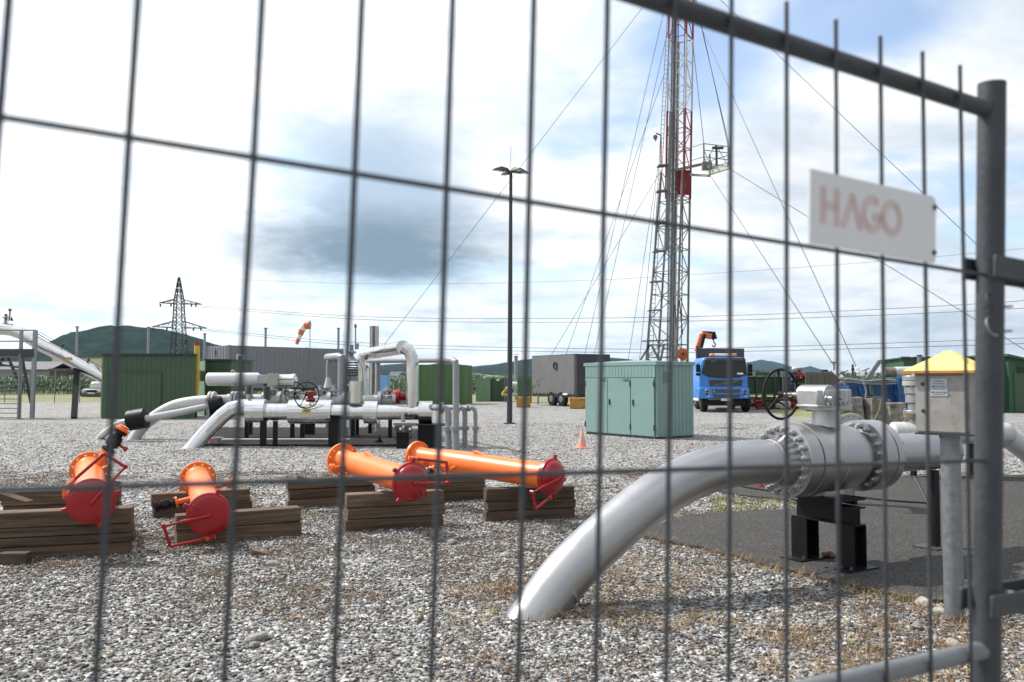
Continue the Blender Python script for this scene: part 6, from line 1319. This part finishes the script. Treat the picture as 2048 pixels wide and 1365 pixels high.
MB().prism([wg0, wg1, wg1 + UP * (zE - .3), wg0 + UP * (zR - .15)], (0, 6, 0)).build('wing', 'green_house', hs, smooth=False); MB().prism([wg0 + UP * (zR - .1) + Vector((-.2, -.3, 0)), wg1 + UP * (zE - .4) + Vector((0, -.3, 0)), wg1 + UP * (zE - .28) + Vector((0, -.3, 0)), wg0 + UP * (zR + .02) + Vector((-.2, -.3, 0))], (0, 6.6, 0)).build('wing_roof', 'green', hs, smooth=False)
wn = MB().box(at(2048, 740, HYY - .63), (.62, .08, .36)).build('window', 'green', hs); MB().box(at(2048, 740, HYY - .69), (.52, .04, .26)).build('pane', 'glass', wn); d_ = MB().box(at(2047, 785, HYY - .63), (.9, .06, 1.9)).build('door', 'green', hs); MB().box((gx(1920, HYY).x, HYY - .12, .16), (5.4, .12, .3)).build('plinth', 'darksteel', hs)
for t in range(9): p = b0.lerp(b1, t / 8); MB().box(p + UP * (hh + .09) + Vector((0, -.22, 0)), (.5, .04, .03)).build('roof_flashing', 'galv', hs)
# ================================================================== PYLON AND POWER LINES
PYY = 235.0
py = T('power_pylon', 'dark lattice power pylon with two crossarms before the wooded hill', 'pylon', gx(357, PYY))
def pw(y): return np.interp(y, [555, 600, 660, 800], [.15, 1.0, 1.35, 2.6])
lv_ = [800, 765, 735, 710, 690, 672, 655, 640, 625, 612, 600, 588, 577, 566, 555]
def pyp(y, a, b_): c = at(358, y, PYY); w = pw(y); return c + Vector((a * w, b_ * w, 0))
for a, b_ in CN: MB().tube([pyp(y, a, b_) for y in lv_], .16, 5).build('leg', 'darksteel', py)
mb = MB()
for y0, y1 in zip(lv_, lv_[1:]):
    for k in range(4): mb.cyl(pyp(y0, *CN[k]), pyp(y1, *CN[(k + 1) % 4]), .09, 4); mb.cyl(pyp(y0, *CN[(k + 1) % 4]), pyp(y1, *CN[k]), .09, 4)
mb.build('bracing', 'darksteel', py)
for yl, yu, xl, xr in ((606, 599, 318, 404), (654, 643, 303, 414)):
    arm = MB()
    for sx, xe in ((-1, xl), (1, xr)):
        tip = at(xe, yl + (3 if sx > 0 else 0), PYY - 2); 
        for b_ in (-1, 1):
            lo = pyp(yl + 2, sx, b_); up = pyp(yu, sx, b_); arm.cyl(lo, tip, .12, 4); arm.cyl(up, tip, .12, 4)
            for t in (.25, .5, .75): arm.cyl(lo.lerp(tip, t), up.lerp(tip, t - .12), .07, 4)
    arm.build('crossarm', 'darksteel', py)
    for xe in (xl + 3, xl + (xr - xl) * .28, xl + (xr - xl) * .76, xr - 12): MB().cyl(at(xe, yl + 2, PYY - 2), at(xe - .5, yl + 8, PYY - 2), .22, 6).build('insulator', 'darksteel', py)
def line(pts, label, r=.055): solo(MB().tube(spline([at(x, y, Y) for x, y, Y in pts], 14), r, 4), 'power_line', 'wire', label, 'power line', 'power lines crossing the sky')
line([(402, 612, 233), (740, 634, 215), (1150, 637, 200), (1560, 628, 190), (2060, 601, 180), (2500, 560, 172)], 'upper of the high pair of power lines behind the mast'); line([(392, 614, 233), (740, 640, 215), (1150, 645, 200), (1560, 638, 190), (2060, 616, 180), (2500, 580, 172)], 'lower of the high pair of power lines behind the mast')
line([(414, 659, 233), (720, 686, 215), (1180, 698, 200), (1500, 695, 190), (2060, 676, 180), (2500, 650, 172)], 'upper of the low pair of power lines above the hills'); line([(404, 661, 233), (720, 692, 215), (1180, 705, 200), (1500, 703, 190), (2060, 687, 180), (2500, 665, 172)], 'lower of the low pair of power lines above the hills')
line([(359, 555, 235), (740, 568, 215), (1150, 562, 200), (1560, 538, 190), (1960, 506, 182), (2300, 470, 174)], 'single thin earth wire from the pylon peak', .035)
# ================================================================== CAR, BACK FENCE, BUILDINGS, CORN, TREES
cr_ = T('parked_car', 'pale parked car facing the camera beside the corn field', 'car', gx(183, 82)); CYY = 82
def cp(x, y, o=0.0): return at(x, y, CYY) + Vector((0, o, 0))
cy0 = 797.5
def cpan(pxs, o0, o1, name, mat, bevel=.05, par=cr_): return MB().prism([cp(x, y, o0) for x, y in pxs], (0, o1 - o0, 0)).build(name, mat, par, bevel=bevel)
bd = cpan([(163, 793), (162, 783), (166, 778), (200, 778), (204, 783), (203, 793)], 0, 4.2, 'body', 'greypaint', .12); cpan([(167, 778), (170, 766), (173, 763.5), (193, 763.5), (196, 766), (199, 778)], 1.1, 3.9, 'cabin', 'white', .1); cpan([(169, 777), (172, 766), (194, 766), (197, 777)], 1.0, 1.12, 'windscreen', 'lens', .05)  # pale windscreen: the bright sky reflection is put into its colour
cpan([(163, 794), (163, 786), (203, 786), (203, 794)], -.06, .3, 'bumper', 'boxgrey', .05); cpan([(173, 785), (173, 781), (193, 781), (193, 785)], -.03, .05, 'grille', 'black', .02); cpan([(176, 788), (176, 785.6), (190, 785.6), (190, 788)], -.1, -.06, 'number_plate', 'white', .005)
for x in (164, 196): cpan([(x, 784), (x, 780.5), (x + 6, 780.5), (x + 6, 784)], -.03, .06, 'headlight', 'lens', .03)
for x in (165.5, 200.5):
    for o in (.8, 3.4): MB().lathe(gx(x, CYY + o, .33) + Vector((-.1, 0, 0)), (1, 0, 0), [(0, .22), (.02, .32), (.18, .32), (.2, .22)], 18).build('wheel', 'rubber', cr_)
bfn = T('boundary_fence', 'thin wire mesh boundary fence behind the yard on the left', 'fence', gx(60, 61)); FYY = 61
for x in np.linspace(-40, 1010, 22): MB().cyl(gx(x, FYY), gx(x, FYY, 2.35), .035, 6).build('post', 'galv', bfn)
fa, fb = gx(-60, FYY), gx(1020, FYY); mb = MB()
for z in np.linspace(.1, 2.3, 12): mb.bar(fa + UP * z, fb + UP * z, .006)
for i in range(300): p = fa.lerp(fb, i / 299); mb.bar(p + UP * .05, p + UP * 2.3, .005)
w_ = mb.build('wire_mesh', 'galv_dark', bfn, smooth=False); w_['kind'] = 'stuff'
def house(name, label, x0, x1, ytop, Y, wall, roof, rise, depth=14, wins=0, group=None):
    a, b_ = gx(x0, Y), gx(x1, Y); h = at(x0, ytop, Y).z; r = T(name, label, 'building', (a + b_) / 2, group); w = b_.x - a.x
    MB().box(((a.x + b_.x) / 2, Y + depth / 2, h / 2), (w, depth, h)).build('wall', wall, r, smooth=False)
    if rise: MB().prism([(a.x - .4, Y - .4, h + .01), (b_.x + .4, Y - .4, h + .01), (b_.x + .4, Y + depth / 2, h + rise), (a.x - .4, Y + depth / 2, h + rise)], UP * .2).prism([(a.x - .4, Y + depth + .4, h), (b_.x + .4, Y + depth + .4, h), (b_.x + .4, Y + depth / 2 + .01, h + rise), (a.x - .4, Y + depth / 2 + .01, h + rise)], UP * .2).build('roof', roof, r, smooth=False)
    else: MB().box(((a.x + b_.x) / 2, Y + depth / 2, h + .25), (w + .6, depth + .6, .5)).build('roof', roof, r, smooth=False)
    for i in range(wins): x = a.x + w * (i + .5) / wins; wo = MB().box((x, Y - .04, h * .55), (w / wins * .45, .1, h * .3)).build('window', 'white', r); MB().box((x, Y - .1, h * .55), (w / wins * .36, .05, h * .24)).build('pane', 'glass', wo)
house('warehouse', 'cream warehouse beyond the corn field behind the inclined pipe', 103, 214, 716, 240, 'cream', 'roofgrey', 0, 30)
house('grey_barn', 'low grey barn beyond the corn at the far left', -60, 98, 741, 200, 'wallgrey', 'roofgrey', 2.0, 14, 5); house('brown_barn', 'low brown boarded barn in front of the cream warehouse', 100, 131, 742, 195, 'brown', 'roofgrey', 0, 10); house('garage_row', 'grey garage row in front of the cream warehouse', 132, 204, 743, 200, 'wallgrey', 'roofgrey', .8, 10, 6)
for i, (x0, x1, yt, Y, lab) in enumerate(((735, 752, 755, 330, 'small white house seen under the arch, left one'), (780, 798, 754, 360, 'small white house seen under the arch, right one'), (803, 818, 755, 340, 'tiny white house left of the green container'), (936, 948, 757, 330, 'tiny white house right of the green container'))): house('far_house', lab, x0, x1, yt, Y, 'white', 'roofgrey', 2.0, 8, 2, 'far white houses')
def corn_field():
    V = []; Fc = []; r = random.Random(3)
    for row in range(7):
        Y = 97 + row * .75; x = -78.0
        while x < 46:
            x += r.uniform(.2, .36); h = r.uniform(1.75, 2.2); y = Y + r.uniform(-.1, .1); o = len(V); V += [(x - .02, y, 0), (x + .02, y, 0), (x, y, h)]; Fc.append((o, o + 1, o + 2))
            for k in range(9):
                z = h * (.12 + .095 * k); a = r.uniform(0, 6.28); l = r.uniform(.35, .65); dx, dy = math.cos(a) * l, math.sin(a) * l; w = .045; px_, py_ = -dy / l * w, dx / l * w; o = len(V)
                V += [(x, y, z), (x + dx * .5 + px_, y + dy * .5 + py_, z + .26), (x + dx * .5 - px_, y + dy * .5 - py_, z + .28), (x + dx, y + dy, z + r.uniform(-.25, .1))]; Fc += [(o, o + 1, o + 2), (o + 1, o + 3, o + 2)]
    me = bpy.data.meshes.new('corn_field'); me.from_pydata(V, [], Fc); me.materials.append(M['corn']); o = bpy.data.objects.new('corn_field', me); COL.objects.link(o); tag(o, 'dense green corn field along the far edge of the yard', 'corn', kind='stuff')
corn_field()
def crown(mb, c, rx, rz, n, leaf, conif=False):
    for _ in range(n):
        if conif:
            t = random.random() ** .7; rr = rx * (1 - t * .92) * (.55 + .45 * math.cos(t * 26)) ** 2 * random.random() ** .4 + .02; a = random.uniform(0, 6.283); p = Vector((c.x + rr * math.cos(a), c.y + rr * math.sin(a), c.z + rz * 2 * t - rz))
        else:
            d = Vector((random.gauss(0, 1), random.gauss(0, 1), random.gauss(0, 1))).normalized() * random.random() ** .35; d *= 1 + .35 * mnoise.noise(d * 2.2 + c); p = Vector((c.x + d.x * rx, c.y + d.y * rx, c.z + d.z * rz))
        s_ = leaf * random.uniform(.6, 1.4); u = Vector((random.gauss(0, 1), random.gauss(0, 1), random.gauss(0, .6))).normalized(); w = u.orthogonal().normalized(); mb.add([p + u * s_, p - u * s_ * .5 + w * s_, p - u * s_ * .5 - w * s_], [(0, 1, 2)])
def tree(px, Y, ytop, wpx, label, conif=False, group=None):
    b_ = gx(px, Y); h = at(px, ytop, Y).z; rx = wpx / 2 * Y / F_PX; r = T('conifer_tree' if conif else 'leafy_tree', label, 'tree', b_, group)
    MB().tube([b_, b_ + UP * h * .5, b_ + UP * h * .92], [.035 * h, .022 * h, .005 * h], 7).build('trunk', 'bark', r); mb = MB(); z0 = h * (.12 if conif else .25); crown(mb, Vector((b_.x, b_.y, (h + z0) / 2)), rx, (h - z0) / 2, 420, h * .05, conif); mb.build('crown', 'tree', r, smooth=False)
tree(956, 300, 747, 34, 'round dark tree beyond the green cabinets', False, 'single trees at the field edge'); tree(1706, 260, 730, 15, 'dark spruce rising above the tree line between the turnbuckles', True); tree(1500, 320, 745, 26, 'round tree just right of the truck mirror', False, 'single trees at the field edge'); tree(1535, 330, 746, 24, 'round tree above the left part of the green tank', False, 'single trees at the field edge'); tree(808, 320, 744, 20, 'round tree beside the arch riser', False, 'single trees at the field edge'); tree(1018, 420, 752, 30, 'low tree behind the lamp post', False, 'single trees at the field edge')
def wood(x0, x1, ytop, Y, n, label):
    mb = MB()
    for _ in range(n):
        x = random.uniform(x0, x1); Yt = Y + random.uniform(-20, 40); h = at(x, ytop + random.uniform(-2.5, 4), Yt).z; crown(mb, gx(x, Yt, h * .55), h * random.uniform(.2, .3), h * .5, 46, h * .085, random.random() < .6)
    me = bpy.data.meshes.new('far_wood'); me.from_pydata([tuple(v) for v in mb.v], [], mb.f); me.materials.append(M['tree']); o = bpy.data.objects.new('far_wood', me); COL.objects.link(o); tag(o, label, 'wood', kind='stuff')
wood(1490, 2150, 745, 520, 210, 'dark line of far trees behind the tanks and blocks'); wood(690, 1300, 755, 620, 110, 'low line of far trees under the hills')
wood(-80, 480, 755, 600, 90, 'far tree line at the foot of the wooded hill')
# ================================================================== HAZE
def haze():
    m = bpy.data.materials.new('haze_air'); m.use_nodes = True; N = m.node_tree.nodes; N.clear()
    v = N.new('ShaderNodeVolumePrincipled'); v.inputs['Color'].default_value = (.48, .72, 1.0, 1); v.inputs['Density'].default_value = HAZE_D; v.inputs['Anisotropy'].default_value = .2
    o = N.new('ShaderNodeOutputMaterial'); m.node_tree.links.new(v.outputs[0], o.inputs['Volume'])
    b = MB().box((0, 5800, 299), (24400, 12500, 602)).build('haze', m, None, smooth=False); b['kind'] = 'stuff'
HAZE_D = 3e-5
haze()
